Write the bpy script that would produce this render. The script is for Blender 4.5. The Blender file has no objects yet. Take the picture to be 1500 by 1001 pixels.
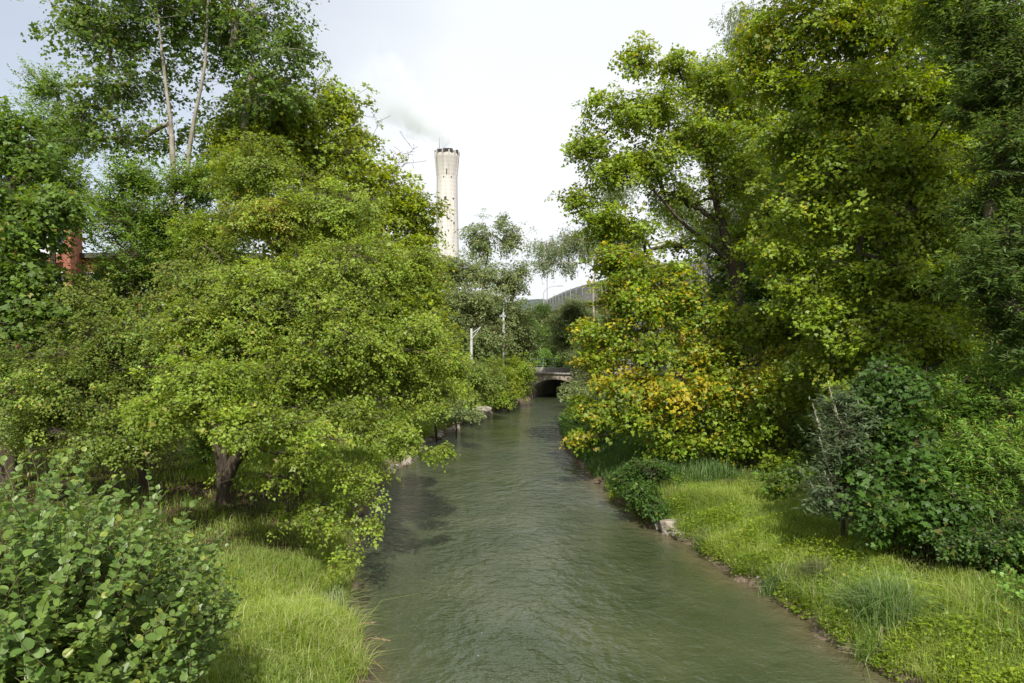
import bpy, bmesh, math, random
import numpy as np
from mathutils import Vector, noise as mnoise, Matrix

random.seed(7)
rng = np.random.default_rng(11)
SC = bpy.context.scene
COL = SC.collection
H = 7.0                     # eye height over the water
def P(px, py, d):           # picture pixel + distance -> world point
    return np.array([(px-750)*d/1000.0, d, H+(500-py)*d/1000.0])

# ------------------------------------------------------------------ basics
def link(name, me, mat=None, parent=None, loc=None):
    o = bpy.data.objects.new(name, me); COL.objects.link(o)
    if mat is not None and me is not None:
        for m in (mat if isinstance(mat, (list, tuple)) else [mat]): me.materials.append(m)
    if parent is not None: o.parent = parent
    if loc is not None: o.location = loc
    return o
def tag(o, label=None, cat=None, group=None, kind=None):
    if label: o['label'] = label
    if cat: o['category'] = cat
    if group: o['group'] = group
    if kind: o['kind'] = kind
    return o
def empty(name, loc, label, cat, group=None, rz=0):
    o = link(name, None); o.location = [float(c) for c in loc]; o.rotation_euler = (0, 0, rz)
    o.empty_display_size = .3
    return tag(o, label, cat, group)
def norm(a): return a/np.maximum(np.linalg.norm(a, axis=-1, keepdims=True), 1e-9)

def mesh_np(name, V, lstart, lverts, cols=None, smooth=True):
    """V (n,3); polygons given by loop starts and loop vertices; cols: one colour per polygon"""
    me = bpy.data.meshes.new(name)
    V = np.ascontiguousarray(V, dtype=np.float32)
    me.vertices.add(len(V)); me.vertices.foreach_set('co', V.ravel())
    me.loops.add(len(lverts)); me.loops.foreach_set('vertex_index', np.asarray(lverts, dtype=np.int32))
    me.polygons.add(len(lstart)); me.polygons.foreach_set('loop_start', np.asarray(lstart, dtype=np.int32))
    me.update(calc_edges=True)
    if not smooth:
        me.polygons.foreach_set('use_smooth', np.zeros(len(lstart), dtype=bool))
    if cols is not None:
        at = me.attributes.new('tint', 'FLOAT_COLOR', 'FACE')
        c = np.ones((len(lstart), 4), dtype=np.float32); c[:, :3] = cols
        at.data.foreach_set('color', c.ravel())
    return me

def mesh_faces(name, V, F, smooth=True, cols=None):
    F = np.asarray(F); k = F.shape[1]
    return mesh_np(name, V, np.arange(len(F))*k, F.ravel(), cols, smooth)

# box / bar collector for built things
class MB:
    def __init__(s): s.v = []; s.f = []
    def box(s, c, size, rz=0, tilt=None):
        c = np.array(c, float); h = np.array(size, float)/2
        cs, sn = math.cos(rz), math.sin(rz); n = len(s.v)
        for dx, dy, dz in ((-1,-1,-1),(1,-1,-1),(1,1,-1),(-1,1,-1),(-1,-1,1),(1,-1,1),(1,1,1),(-1,1,1)):
            x, y, z = dx*h[0], dy*h[1], dz*h[2]
            s.v.append((c[0]+x*cs-y*sn, c[1]+x*sn+y*cs, c[2]+z))
        for f in ((0,3,2,1),(4,5,6,7),(0,1,5,4),(1,2,6,5),(2,3,7,6),(3,0,4,7)): s.f.append([n+i for i in f])
        return s
    def quad(s, a, b, c, d):
        n = len(s.v); s.v += [tuple(a), tuple(b), tuple(c), tuple(d)]; s.f.append([n, n+1, n+2, n+3]); return s
    def bar(s, a, b, r0, r1=None, k=8, cap=True):
        a = np.array(a, float); b = np.array(b, float); r1 = r0 if r1 is None else r1
        d = norm(b-a); u = norm(np.cross(d, [0.3, 0.9, 0.21])); w = np.cross(d, u); n = len(s.v)
        for p, r in ((a, r0), (b, r1)):
            for i in range(k):
                t = 2*math.pi*i/k; s.v.append(tuple(p+r*(math.cos(t)*u+math.sin(t)*w)))
        for i in range(k): s.f.append([n+i, n+(i+1) % k, n+k+(i+1) % k, n+k+i])
        if cap: s.f.append([n+i for i in range(k)][::-1]); s.f.append([n+k+i for i in range(k)])
        return s
    def path(s, pts, r, k=8):
        for a, b in zip(pts[:-1], pts[1:]): s.bar(a, b, r, r, k)
        return s
    def lathe(s, c, prof, k=24, caps=True):
        n = len(s.v)
        for z, r in prof:
            for i in range(k):
                t = 2*math.pi*i/k; s.v.append((c[0]+r*math.cos(t), c[1]+r*math.sin(t), c[2]+z))
        for j in range(len(prof)-1):
            for i in range(k): s.f.append([n+j*k+i, n+j*k+(i+1) % k, n+(j+1)*k+(i+1) % k, n+(j+1)*k+i])
        if caps: s.f.append([n+(len(prof)-1)*k+i for i in range(k)])
        return s
    def build(s, name, mat, parent=None, origin=None, smooth=False):
        me = bpy.data.meshes.new(name); V = np.array(s.v)
        if origin is not None: V = V-np.array(origin)
        me.from_pydata([tuple(v) for v in V], [], s.f)
        if smooth: me.shade_smooth()
        bm = bmesh.new(); bm.from_mesh(me); bmesh.ops.recalc_face_normals(bm, faces=bm.faces); bm.to_mesh(me); bm.free()
        return link(name, me, mat, parent)

# ------------------------------------------------------------------ materials
def nt(name):
    m = bpy.data.materials.new(name); m.use_nodes = True; t = m.node_tree
    for n in list(t.nodes): t.nodes.remove(n)
    return m, t, t.nodes, t.links
def N(ns, typ, **kw):
    n = ns.new(typ)
    for k, v in kw.items():
        if k == 'ins':
            for a, b in v.items(): n.inputs[a].default_value = b
        else: setattr(n, k, v)
    return n
def ramp(ns, stops, interp='LINEAR'):
    r = ns.new('ShaderNodeValToRGB'); e = r.color_ramp.elements; r.color_ramp.interpolation = interp
    while len(e) < len(stops): e.new(0.5)
    for i, (p, c) in enumerate(stops):
        e[i].position = p; e[i].color = tuple(c)+(1,) if len(c) == 3 else c
    return r
def leaf_mat(name, transl=.42, rough=.5, spec=.35, hue=.485):
    m, t, ns, L = nt(name)
    a = N(ns, 'ShaderNodeAttribute', attribute_name='tint')
    geo = N(ns, 'ShaderNodeNewGeometry')
    pr = N(ns, 'ShaderNodeBsdfPrincipled', ins={'Roughness': rough, 'Specular IOR Level': spec})
    tr = N(ns, 'ShaderNodeBsdfTranslucent')
    # undersides of leaves are duller and paler
    hs = N(ns, 'ShaderNodeHueSaturation', ins={'Saturation': .78, 'Value': 1.12})
    L.new(a.outputs['Color'], hs.inputs['Color'])
    mc = N(ns, 'ShaderNodeMix', data_type='RGBA'); L.new(geo.outputs['Backfacing'], mc.inputs[0])
    L.new(a.outputs['Color'], mc.inputs[6]); L.new(hs.outputs[0], mc.inputs[7])
    L.new(mc.outputs[2], pr.inputs['Base Color'])
    tc = N(ns, 'ShaderNodeHueSaturation', ins={'Hue': hue, 'Saturation': 1.1, 'Value': 1.7}); L.new(a.outputs['Color'], tc.inputs['Color'])
    L.new(tc.outputs[0], tr.inputs['Color'])
    mx = N(ns, 'ShaderNodeMixShader', ins={0: transl}); L.new(pr.outputs[0], mx.inputs[1]); L.new(tr.outputs[0], mx.inputs[2])
    o = N(ns, 'ShaderNodeOutputMaterial'); L.new(mx.outputs[0], o.inputs[0])
    return m
def noise_mat(name, stops, scale=4, detail=6, rough=.9, bump=.3, bscale=None, stretch=(1, 1, 1), spec=.2, coords='Object', dist=.02, metallic=0, extra=None):
    m, t, ns, L = nt(name)
    tc = N(ns, 'ShaderNodeTexCoord'); mp = N(ns, 'ShaderNodeMapping'); mp.inputs['Scale'].default_value = stretch
    L.new(tc.outputs[coords], mp.inputs[0])
    n1 = N(ns, 'ShaderNodeTexNoise', ins={'Scale': scale, 'Detail': detail, 'Roughness': .62}); L.new(mp.outputs[0], n1.inputs['Vector'])
    r = ramp(ns, stops); L.new(n1.outputs['Fac'], r.inputs[0])
    pr = N(ns, 'ShaderNodeBsdfPrincipled', ins={'Roughness': rough, 'Specular IOR Level': spec, 'Metallic': metallic})
    L.new(r.outputs[0], pr.inputs['Base Color'])
    n2 = N(ns, 'ShaderNodeTexNoise', ins={'Scale': bscale or scale*3, 'Detail': 5}); L.new(mp.outputs[0], n2.inputs['Vector'])
    b = N(ns, 'ShaderNodeBump', ins={'Strength': bump, 'Distance': dist}); L.new(n2.outputs['Fac'], b.inputs['Height']); L.new(b.outputs[0], pr.inputs['Normal'])
    o = N(ns, 'ShaderNodeOutputMaterial'); L.new(pr.outputs[0], o.inputs[0])
    return m
M = {}
M['leaf'] = leaf_mat('leaf')
M['leaf_shiny'] = leaf_mat('broad_leaf', .3, .42, .4)
M['blade'] = leaf_mat('grass_blade', .4, .7, .08, .498)
M['bark_dark'] = noise_mat('bark_dark', [(.3, (.035, .027, .02)), (.7, (.12, .095, .07))], 3, 8, .95, .8, 14, (3, 3, .6), dist=.04)
M['bark_pale'] = noise_mat('bark_pale', [(.3, (.14, .12, .095)), (.55, (.30, .265, .215)), (.75, (.40, .365, .31))], 2.5, 8, .9, .5, 12, (2, 2, .8), dist=.03)
M['bark_birch'] = noise_mat('bark_birch', [(.38, (.05, .045, .04)), (.48, (.5, .48, .44)), (.8, (.62, .6, .56))], 3, 6, .8, .3, 12, (.6, .6, 3), dist=.02)
M['rock'] = noise_mat('rock', [(.25, (.12, .10, .075)), (.5, (.28, .245, .2)), (.8, (.42, .38, .33))], 3, 10, .9, .8, 9, dist=.05)
M['stone'] = noise_mat('bridge_stone', [(.2, (.17, .14, .11)), (.5, (.34, .29, .24)), (.8, (.44, .39, .34))], 1.2, 10, .92, .5, 5, dist=.05)
M['tunnel'] = noise_mat('tunnel_concrete', [(.2, (.28, .26, .23)), (.6, (.46, .43, .39)), (.85, (.55, .52, .48))], .8, 10, .92, .4, 5, (1, 1, .35), dist=.04)
M['concrete'] = noise_mat('concrete', [(.2, (.22, .2, .19)), (.55, (.36, .33, .31)), (.85, (.46, .43, .41))], .5, 10, .9, .3, 6, (1, 1, .3), dist=.04)
M['fence'] = noise_mat('fence_metal', [(.2, (.2, .18, .18)), (.8, (.36, .34, .34))], .9, 6, .7, .2, 8, (1, 1, .4))
M['green_metal'] = noise_mat('green_metal', [(.3, (.20, .27, .21)), (.8, (.30, .37, .31))], 6, 4, .5, .05)
M['white_metal'] = noise_mat('white_metal', [(.3, (.42, .43, .43)), (.8, (.56, .57, .57))], 3, 4, .5, .05)
M['grey_metal'] = noise_mat('grey_metal', [(.3, (.22, .23, .24)), (.8, (.4, .41, .42))], 3, 4, .5, .05)
M['dark'] = noise_mat('dark_metal', [(.3, (.03, .03, .032)), (.8, (.075, .072, .07))], .8, 4, .7, .1)
M['roof'] = noise_mat('roof_metal', [(.3, (.05, .048, .045)), (.8, (.11, .10, .095))], .6, 4, .7, .1)
M['panel'] = noise_mat('white_panel', [(.3, (.6, .61, .62)), (.8, (.76, .77, .78))], .6, 4, .6, .03)
M['asphalt'] = noise_mat('asphalt', [(.3, (.04, .04, .04)), (.8, (.075, .072, .07))], 4, 8, .9, .2)

def brick_mat():
    m, t, ns, L = nt('red_brick')
    tc = N(ns, 'ShaderNodeTexCoord'); sx = N(ns, 'ShaderNodeSeparateXYZ'); cx = N(ns, 'ShaderNodeCombineXYZ')
    L.new(tc.outputs['Object'], sx.inputs[0])
    ad = N(ns, 'ShaderNodeMath', operation='ADD'); L.new(sx.outputs[0], ad.inputs[0]); L.new(sx.outputs[1], ad.inputs[1])
    L.new(ad.outputs[0], cx.inputs[0]); L.new(sx.outputs[2], cx.inputs[1])
    b = N(ns, 'ShaderNodeTexBrick', ins={'Color1': (.36, .10, .055, 1), 'Color2': (.26, .075, .04, 1), 'Mortar': (.3, .2, .16, 1), 'Scale': 4.0, 'Mortar Size': .02})
    L.new(cx.outputs[0], b.inputs['Vector'])
    n = N(ns, 'ShaderNodeTexNoise', ins={'Scale': .7, 'Detail': 6}); L.new(tc.outputs['Object'], n.inputs['Vector'])
    r = ramp(ns, [(.3, (.7, .7, .7)), (.7, (1.1, 1.05, 1.0))]); L.new(n.outputs['Fac'], r.inputs[0])
    mx = N(ns, 'ShaderNodeMix', data_type='RGBA', blend_type='MULTIPLY'); mx.inputs[0].default_value = 1
    L.new(b.outputs[0], mx.inputs[6]); L.new(r.outputs[0], mx.inputs[7])
    pr = N(ns, 'ShaderNodeBsdfPrincipled', ins={'Roughness': .9}); L.new(mx.outputs[2], pr.inputs['Base Color'])
    o = N(ns, 'ShaderNodeOutputMaterial'); L.new(pr.outputs[0], o.inputs[0]); return m
M['brick'] = brick_mat()
def glass_mat():
    m, t, ns, L = nt('window_glass')
    pr = N(ns, 'ShaderNodeBsdfPrincipled', ins={'Base Color': (.03, .04, .045, 1), 'Roughness': .06, 'Specular IOR Level': .8})
    o = N(ns, 'ShaderNodeOutputMaterial'); L.new(pr.outputs[0], o.inputs[0]); return m
M['glass'] = glass_mat()

def chimney_mat():
    m, t, ns, L = nt('chimney_concrete')
    tc = N(ns, 'ShaderNodeTexCoord')
    sx = N(ns, 'ShaderNodeSeparateXYZ'); L.new(tc.outputs['Object'], sx.inputs[0])
    w = N(ns, 'ShaderNodeTexWave', ins={'Scale': .22, 'Distortion': .6, 'Detail': 2}); w.bands_direction = 'Z'; w.wave_profile = 'SAW'
    L.new(tc.outputs['Object'], w.inputs['Vector'])
    n = N(ns, 'ShaderNodeTexNoise', ins={'Scale': .35, 'Detail': 8})
    mp = N(ns, 'ShaderNodeMapping'); mp.inputs['Scale'].default_value = (3, 3, .25); L.new(tc.outputs['Object'], mp.inputs[0]); L.new(mp.outputs[0], n.inputs['Vector'])
    ad = N(ns, 'ShaderNodeMath', operation='MULTIPLY_ADD', ins={1: .16}); L.new(w.outputs['Fac'], ad.inputs[0]); L.new(n.outputs['Fac'], ad.inputs[2])
    r = ramp(ns, [(.3, (.36, .33, .30)), (.6, (.50, .475, .445)), (.85, (.58, .56, .53))]); L.new(ad.outputs[0], r.inputs[0])
    # soot-stained top
    mr = N(ns, 'ShaderNodeMapRange', ins={'From Min': 58.5, 'From Max': 71.5, 'To Min': 0, 'To Max': .75}); L.new(sx.outputs[2], mr.inputs[0])
    n3 = N(ns, 'ShaderNodeTexNoise', ins={'Scale': .7, 'Detail': 6}); L.new(mp.outputs[0], n3.inputs['Vector'])
    mu = N(ns, 'ShaderNodeMath', operation='MULTIPLY'); L.new(mr.outputs[0], mu.inputs[0]); L.new(n3.outputs['Fac'], mu.inputs[1])
    mx = N(ns, 'ShaderNodeMix', data_type='RGBA'); L.new(mu.outputs[0], mx.inputs[0]); L.new(r.outputs[0], mx.inputs[6]); mx.inputs[7].default_value = (.10, .08, .065, 1)
    pr = N(ns, 'ShaderNodeBsdfPrincipled', ins={'Roughness': .9}); L.new(mx.outputs[2], pr.inputs['Base Color'])
    o = N(ns, 'ShaderNodeOutputMaterial'); L.new(pr.outputs[0], o.inputs[0]); return m
M['chimney'] = chimney_mat()

# ------------------------------------------------------------------ river + terrain
LX = np.array([(-80, 1), (0, -1.2), (14, -2.9), (17.5, -4.2), (23.3, -5.5), (30, -6.3), (35, -6.5), (46.7, -5.9), (58, -4.2), (66.7, -2.2), (76, .6), (84, 2.3), (92, 5)])
RX = np.array([(-80, 12), (0, 9.6), (11, 8.4), (14, 8.0), (17.5, 7.4), (23.3, 6.1), (29.2, 4.8), (35, 4.1), (46.7, 3.5), (58, 4.2), (70, 6.2), (83, 8.3), (92, 12)])
def wig(y, s):
    return .16*np.sin(y*1.3+s)+.10*np.sin(y*3.1+2*s)+.07*np.sin(y*6.7+s*3)
def smoothint(y, T):
    a = sum(np.interp(y+d, T[:, 0], T[:, 1]) for d in (-2.5, -1.2, 0, 1.2, 2.5))/5
    return a
def edgeL(y): return smoothint(y, LX)+wig(y, 1.1)
def edgeR(y): return smoothint(y, RX)+wig(y, 2.7)
def sstep(a, b, x):
    t = np.clip((x-a)/(b-a), 0, 1); return t*t*(3-2*t)
BR = np.array([5.3, 84.0]); BANG = math.radians(20)
BA = np.array([math.sin(BANG), math.cos(BANG)]); BT = np.array([math.cos(BANG), -math.sin(BANG)])
def ground_z(x, y):
    x = np.asarray(x, float); y = np.asarray(y, float)
    dl = edgeL(y)-x; dr = x-edgeR(y)
    zl = np.interp(dl, [-3, -.6, 0, .12, .9, 2.5, 6, 14], [-1.3, -.45, -.04, .28, .75, 1.15, 1.5, 1.9])+sstep(14, 30, dl)*3.6
    zr = np.interp(dr, [-3, -1.2, -.4, 0, .12, 1.0, 2.2, 5, 12, 30], [-1.3, -.3, -.1, .03, .22, .62, .92, 1.15, 1.3, 1.5])
    z = np.where(dl > dr, zl, zr)
    inside = np.maximum(dl, dr) < 0
    z = np.where(inside, np.minimum(np.maximum(zl, zr), -.02+0*z), z)
    lump = .09*np.sin(x*1.7+y*.6)*np.sin(y*1.3-x*.4)+.05*np.sin(x*4.1+1)*np.sin(y*3.7)
    z = z+np.where(inside, 0, lump*np.clip(np.maximum(dl, dr)/1.5, 0, 1))
    # embankment of the road bridge at the end of the reach
    u = (x-BR[0])*BT[0]+(y-BR[1])*BT[1]; v = (x-BR[0])*BA[0]+(y-BR[1])*BA[1]
    emb = sstep(-9, -.6, v)
    z = np.where(~inside & (np.maximum(dl, dr) > 0), z+emb*np.clip(np.maximum(dl, dr)/3, 0, 1)*np.maximum(0, 2.6-z), z)
    z = np.where(v > .1, np.maximum(2.75, z), z)
    return z
def gz(x, y): return float(ground_z(np.array([x]), np.array([y]))[0])

def ground_mat():
    m, t, ns, L = nt('ground_soil_and_grass')
    tc = N(ns, 'ShaderNodeTexCoord')
    a = N(ns, 'ShaderNodeAttribute', attribute_name='zone')      # r: bare eroded bank, g: leaf litter under trees
    sp = N(ns, 'ShaderNodeSeparateColor'); L.new(a.outputs['Color'], sp.inputs[0])
    n1 = N(ns, 'ShaderNodeTexNoise', ins={'Scale': 1.1, 'Detail': 9, 'Roughness': .65}); L.new(tc.outputs['Object'], n1.inputs['Vector'])
    n2 = N(ns, 'ShaderNodeTexNoise', ins={'Scale': 9, 'Detail': 8, 'Roughness': .7}); L.new(tc.outputs['Object'], n2.inputs['Vector'])
    g = ramp(ns, [(.3, (.045, .075, .014)), (.5, (.09, .14, .02)), (.72, (.15, .19, .035))]); L.new(n2.outputs['Fac'], g.inputs[0])
    l = ramp(ns, [(.3, (.025, .018, .01)), (.5, (.065, .045, .026)), (.72, (.13, .095, .055))]); L.new(n2.outputs['Fac'], l.inputs[0])
    s = ramp(ns, [(.3, (.06, .045, .03)), (.52, (.15, .115, .08)), (.75, (.27, .22, .165))]); L.new(n2.outputs['Fac'], s.inputs[0])
    def masked(ch, lo, hi):
        ad = N(ns, 'ShaderNodeMath', operation='ADD'); L.new(ch, ad.inputs[0]); L.new(n1.outputs['Fac'], ad.inputs[1])
        mr = N(ns, 'ShaderNodeMapRange', ins={'From Min': lo, 'From Max': hi}); L.new(ad.outputs[0], mr.inputs[0]); return mr.outputs[0]
    m1 = N(ns, 'ShaderNodeMix', data_type='RGBA'); L.new(masked(sp.outputs[1], .85, 1.1), m1.inputs[0]); L.new(g.outputs[0], m1.inputs[6]); L.new(l.outputs[0], m1.inputs[7])
    m2 = N(ns, 'ShaderNodeMix', data_type='RGBA'); L.new(masked(sp.outputs[0], .85, 1.05), m2.inputs[0]); L.new(m1.outputs[2], m2.inputs[6]); L.new(s.outputs[0], m2.inputs[7])
    pr = N(ns, 'ShaderNodeBsdfPrincipled', ins={'Roughness': .95, 'Specular IOR Level': .1}); L.new(m2.outputs[2], pr.inputs['Base Color'])
    b = N(ns, 'ShaderNodeBump', ins={'Strength': .8, 'Distance': .08}); L.new(n2.outputs['Fac'], b.inputs['Height']); L.new(b.outputs[0], pr.inputs['Normal'])
    o = N(ns, 'ShaderNodeOutputMaterial'); L.new(pr.outputs[0], o.inputs[0]); return m
M['ground'] = ground_mat()

def litter(x, y):      # how much leaf litter lies there (shade of wood, thin grass)
    l = sstep(6.5, 9.5, edgeL(y)-x)*sstep(15, 19, y)*(1-sstep(32, 40, y))*.9
    l = np.maximum(l, sstep(.8, 2, edgeL(y)-x)*sstep(18, 19.3, y)*(1-sstep(25, 29, y))*.95)
    # right: wood edge runs from (17,19) to (8,34)
    w = x-np.interp(y, [9, 14, 16, 17.8, 20, 25, 27.5, 29, 31, 60], [16, 14, 12.6, 10.3, 9.8, 10.6, 9.4, 8.0, 6.9, 9])
    l2 = sstep(-.5, 1.2, w)
    return np.maximum(l, l2)

xs = np.unique(np.concatenate([np.linspace(-900, -60, 14), np.linspace(-60, -22, 40), np.arange(-22, 24, .3), np.linspace(24, 60, 36), np.linspace(60, 900, 14)]))
ys = np.unique(np.concatenate([np.linspace(-300, -20, 10), np.linspace(-20, 6, 20), np.arange(6, 60, .3), np.arange(60, 95, .4), np.linspace(95, 180, 30), np.linspace(180, 1500, 16)]))
GX, GY = np.meshgrid(xs, ys)
GZ = ground_z(GX, GY)
V = np.stack([GX, GY, GZ], -1).reshape(-1, 3)
nx, ny = len(xs), len(ys)
I = np.arange(nx*ny).reshape(ny, nx)
F = np.stack([I[:-1, :-1], I[:-1, 1:], I[1:, 1:], I[1:, :-1]], -1).reshape(-1, 4)
cx = V[F].mean(1); du = (cx[:, 0]-BR[0])*BT[0]+(cx[:, 1]-BR[1])*BT[1]; dv = (cx[:, 0]-BR[0])*BA[0]+(cx[:, 1]-BR[1])*BA[1]
F = F[~((abs(du) < 3.45) & (dv > -.9) & (dv < 27))]
gme = mesh_faces('ground', V, F)
dl = edgeL(V[:, 1])-V[:, 0]; dr = V[:, 0]-edgeR(V[:, 1]); dd = np.maximum(dl, dr)
zone = np.zeros((len(V), 4), dtype=np.float32); zone[:, 3] = 1
zone[:, 0] = np.where(dd < .2, 1, np.clip(1-(dd-.2)/.5, 0, 1))
zone[:, 1] = litter(V[:, 0], V[:, 1])
at = gme.attributes.new('zone', 'FLOAT_COLOR', 'POINT'); at.data.foreach_set('color', zone.ravel())
tag(link('ground', gme, M['ground']), kind='structure')

def water_mat():
    m, t, ns, L = nt('river_water')
    tc = N(ns, 'ShaderNodeTexCoord')
    a = N(ns, 'ShaderNodeAttribute', attribute_name='depth')
    sp = N(ns, 'ShaderNodeSeparateColor'); L.new(a.outputs['Color'], sp.inputs[0])
    nl = N(ns, 'ShaderNodeTexNoise', ins={'Scale': .35, 'Detail': 5}); L.new(tc.outputs['Object'], nl.inputs['Vector'])
    c = ramp(ns, [(.35, (.034, .046, .021)), (.65, (.054, .066, .032))]); L.new(nl.outputs['Fac'], c.inputs[0])
    nm = N(ns, 'ShaderNodeMath', operation='MULTIPLY_ADD', ins={1: .5, 2: -.25}); L.new(nl.outputs['Fac'], nm.inputs[0])
    ad = N(ns, 'ShaderNodeMath', operation='ADD', use_clamp=True); L.new(nm.outputs[0], ad.inputs[0]); L.new(sp.outputs[0], ad.inputs[1])
    mx = N(ns, 'ShaderNodeMix', data_type='RGBA'); L.new(ad.outputs[0], mx.inputs[0]); L.new(c.outputs[0], mx.inputs[6]); mx.inputs[7].default_value = (.088, .074, .042, 1)
    # small flecks of foam
    mpf = N(ns, 'ShaderNodeMapping'); mpf.inputs['Scale'].default_value = (1, .55, 1); L.new(tc.outputs['Object'], mpf.inputs[0])
    nf = N(ns, 'ShaderNodeTexNoise', ins={'Scale': 9, 'Detail': 6, 'Roughness': .75}); L.new(mpf.outputs[0], nf.inputs['Vector'])
    nf2 = N(ns, 'ShaderNodeTexNoise', ins={'Scale': .8, 'Detail': 3}); L.new(mpf.outputs[0], nf2.inputs['Vector'])
    fa = N(ns, 'ShaderNodeMath', operation='MULTIPLY_ADD', ins={1: .45}); L.new(nf2.outputs['Fac'], fa.inputs[0]); L.new(nf.outputs['Fac'], fa.inputs[2])
    fr = ramp(ns, [(0, (0, 0, 0)), (.9895, (0, 0, 0)), (1.0, (1, 1, 1))])
    fs = N(ns, 'ShaderNodeMapRange', ins={'From Min': .925, 'From Max': .98, 'To Max': .75}); L.new(fa.outputs[0], fs.inputs[0])
    mf = N(ns, 'ShaderNodeMix', data_type='RGBA'); L.new(fs.outputs[0], mf.inputs[0]); L.new(mx.outputs[2], mf.inputs[6]); mf.inputs[7].default_value = (.5, .52, .46, 1)
    pr = N(ns, 'ShaderNodeBsdfPrincipled', ins={'Roughness': .05, 'IOR': 1.33, 'Specular IOR Level': 1.0}); L.new(mf.outputs[2], pr.inputs['Base Color'])
    # ripples
    def ns_(sc, st, det, rot=0):
        mp = N(ns, 'ShaderNodeMapping'); mp.inputs['Scale'].default_value = st; mp.inputs['Rotation'].default_value = (0, 0, rot)
        L.new(tc.outputs['Object'], mp.inputs[0])
        n = N(ns, 'ShaderNodeTexNoise', ins={'Scale': sc, 'Detail': det, 'Roughness': .55, 'Distortion': .35}); L.new(mp.outputs[0], n.inputs['Vector']); return n.outputs['Fac']
    na = ns_(.23, (1, .6, 1), 3, .2); am = N(ns, 'ShaderNodeMapRange', ins={'From Min': .35, 'From Max': .65, 'To Min': .35, 'To Max': 1.0}); L.new(na, am.inputs[0])
    b1 = N(ns, 'ShaderNodeBump', ins={'Strength': 1, 'Distance': .11}); L.new(ns_(1.5, (1, .85, 1), 2, .5), b1.inputs['Height'])
    b2 = N(ns, 'ShaderNodeBump', ins={'Strength': 1, 'Distance': .085}); L.new(ns_(3.0, (1, 1.25, 1), 3, -.2), b2.inputs['Height']); L.new(b1.outputs[0], b2.inputs['Normal'])
    b3 = N(ns, 'ShaderNodeBump', ins={'Strength': 1, 'Distance': .036}); L.new(ns_(10, (1, 1.4, 1), 2, .15), b3.inputs['Height']); L.new(b2.outputs[0], b3.inputs['Normal'])
    L.new(am.outputs[0], b2.inputs['Strength']); L.new(am.outputs[0], b3.inputs['Strength'])
    L.new(b3.outputs[0], pr.inputs['Normal'])
    o = N(ns, 'ShaderNodeOutputMaterial'); L.new(pr.outputs[0], o.inputs[0]); return m
M['water'] = water_mat()
wy = np.concatenate([np.linspace(-60, 5, 30), np.arange(5.4, 118, .5)]); wk = np.linspace(0, 1, 40)
WL = np.where(wy < 86, edgeL(np.minimum(wy, 86))-1.3, edgeL(86.)-1.3+(wy-86)*.36); WR = np.where(wy < 86, edgeR(np.minimum(wy, 86))+1.3, edgeR(86.)+1.3+(wy-86)*.36)
WXg = WL[:, None]+(WR-WL)[:, None]*wk[None]; WYg = np.repeat(wy[:, None], 40, 1)
V = np.stack([WXg, WYg, 0*WXg], -1).reshape(-1, 3)
I = np.arange(len(V)).reshape(len(wy), 40); F = np.stack([I[:-1, :-1], I[:-1, 1:], I[1:, 1:], I[1:, :-1]], -1).reshape(-1, 4)
wme = mesh_faces('water', V, F)
d_r = edgeR(V[:, 1])-V[:, 0]; d_l = V[:, 0]-edgeL(V[:, 1])
sh = np.zeros((len(V), 4), dtype=np.float32); sh[:, 3] = 1
sh[:, 0] = np.maximum(.95*(1-sstep(.0, 1.4, d_r))*(1-sstep(34, 60, V[:, 1])), .7*(1-sstep(0, .9, d_l)))
at = wme.attributes.new('depth', 'FLOAT_COLOR', 'POINT'); at.data.foreach_set('color', sh.ravel())
tag(link('water', wme, M['water']), kind='structure')

# distant wooded hill beyond the viaduct
hx = np.linspace(-900, 900, 60); hy = np.linspace(900, 1500, 14)
HX, HY = np.meshgrid(hx, hy); HZ = 2+78*np.exp(-((HY-1200)/170)**2)*(.75+.25*np.sin(HX/170+1))+3*np.sin(HX/23)*np.exp(-((HY-1200)/170)**2)
V = np.stack([HX, HY, HZ], -1).reshape(-1, 3); I = np.arange(len(V)).reshape(14, 60); F = np.stack([I[:-1, :-1], I[:-1, 1:], I[1:, 1:], I[1:, :-1]], -1).reshape(-1, 4)
M['hill'] = noise_mat('wooded_hill', [(.3, (.05, .065, .06)), (.7, (.08, .095, .085))], .05, 8, .95, .5, .2, dist=2)
tag(link('hill', mesh_faces('hill', V, F), M['hill']), kind='structure')

# ------------------------------------------------------------------ leaves
LT = {}   # template: verts, faces (lists of local indices), area factor (size = leaf length)
LT['ovate'] = (np.array([(0, 0, 0), (.30, .42, .05), (0, 1, -.06), (-.30, .42, .05)]), [[0, 1, 2, 3]], .30)
LT['narrow'] = (np.array([(0, 0, 0), (.13, .42, .03), (0, 1, -.10), (-.13, .42, .03)]), [[0, 1, 2, 3]], .13)
LT['maple'] = (np.array([(0, 0, 0), (.32, .02, .02), (.55, .46, .05), (.24, .52, .0), (.02, 1, -.06), (-.22, .50, .0), (-.56, .44, .05), (-.30, .0, .02)]), [[0, 1, 2, 3, 4, 5, 6, 7]], .55)
LT['lobed'] = (np.array([(0, 0, 0), (.46, .34, .06), (.20, .50, .0), (0, .95, -.06), (-.20, .50, .0), (-.46, .34, .06)]), [[0, 1, 2, 3, 4, 5]], .36)
LT['round'] = (np.array([(0, 0, 0), (.26, .04, .05), (.44, .30, .10), (.43, .58, .10), (.24, .82, .04), (0, 1.0, -.05), (-.24, .82, .04), (-.43, .58, .10), (-.44, .30, .10), (-.26, .04, .05), (0, .5, 0)]),
               [[0, 1, 2, 3, 10], [10, 3, 4, 5], [0, 10, 7, 8, 9], [10, 5, 6, 7]], .68)

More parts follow.
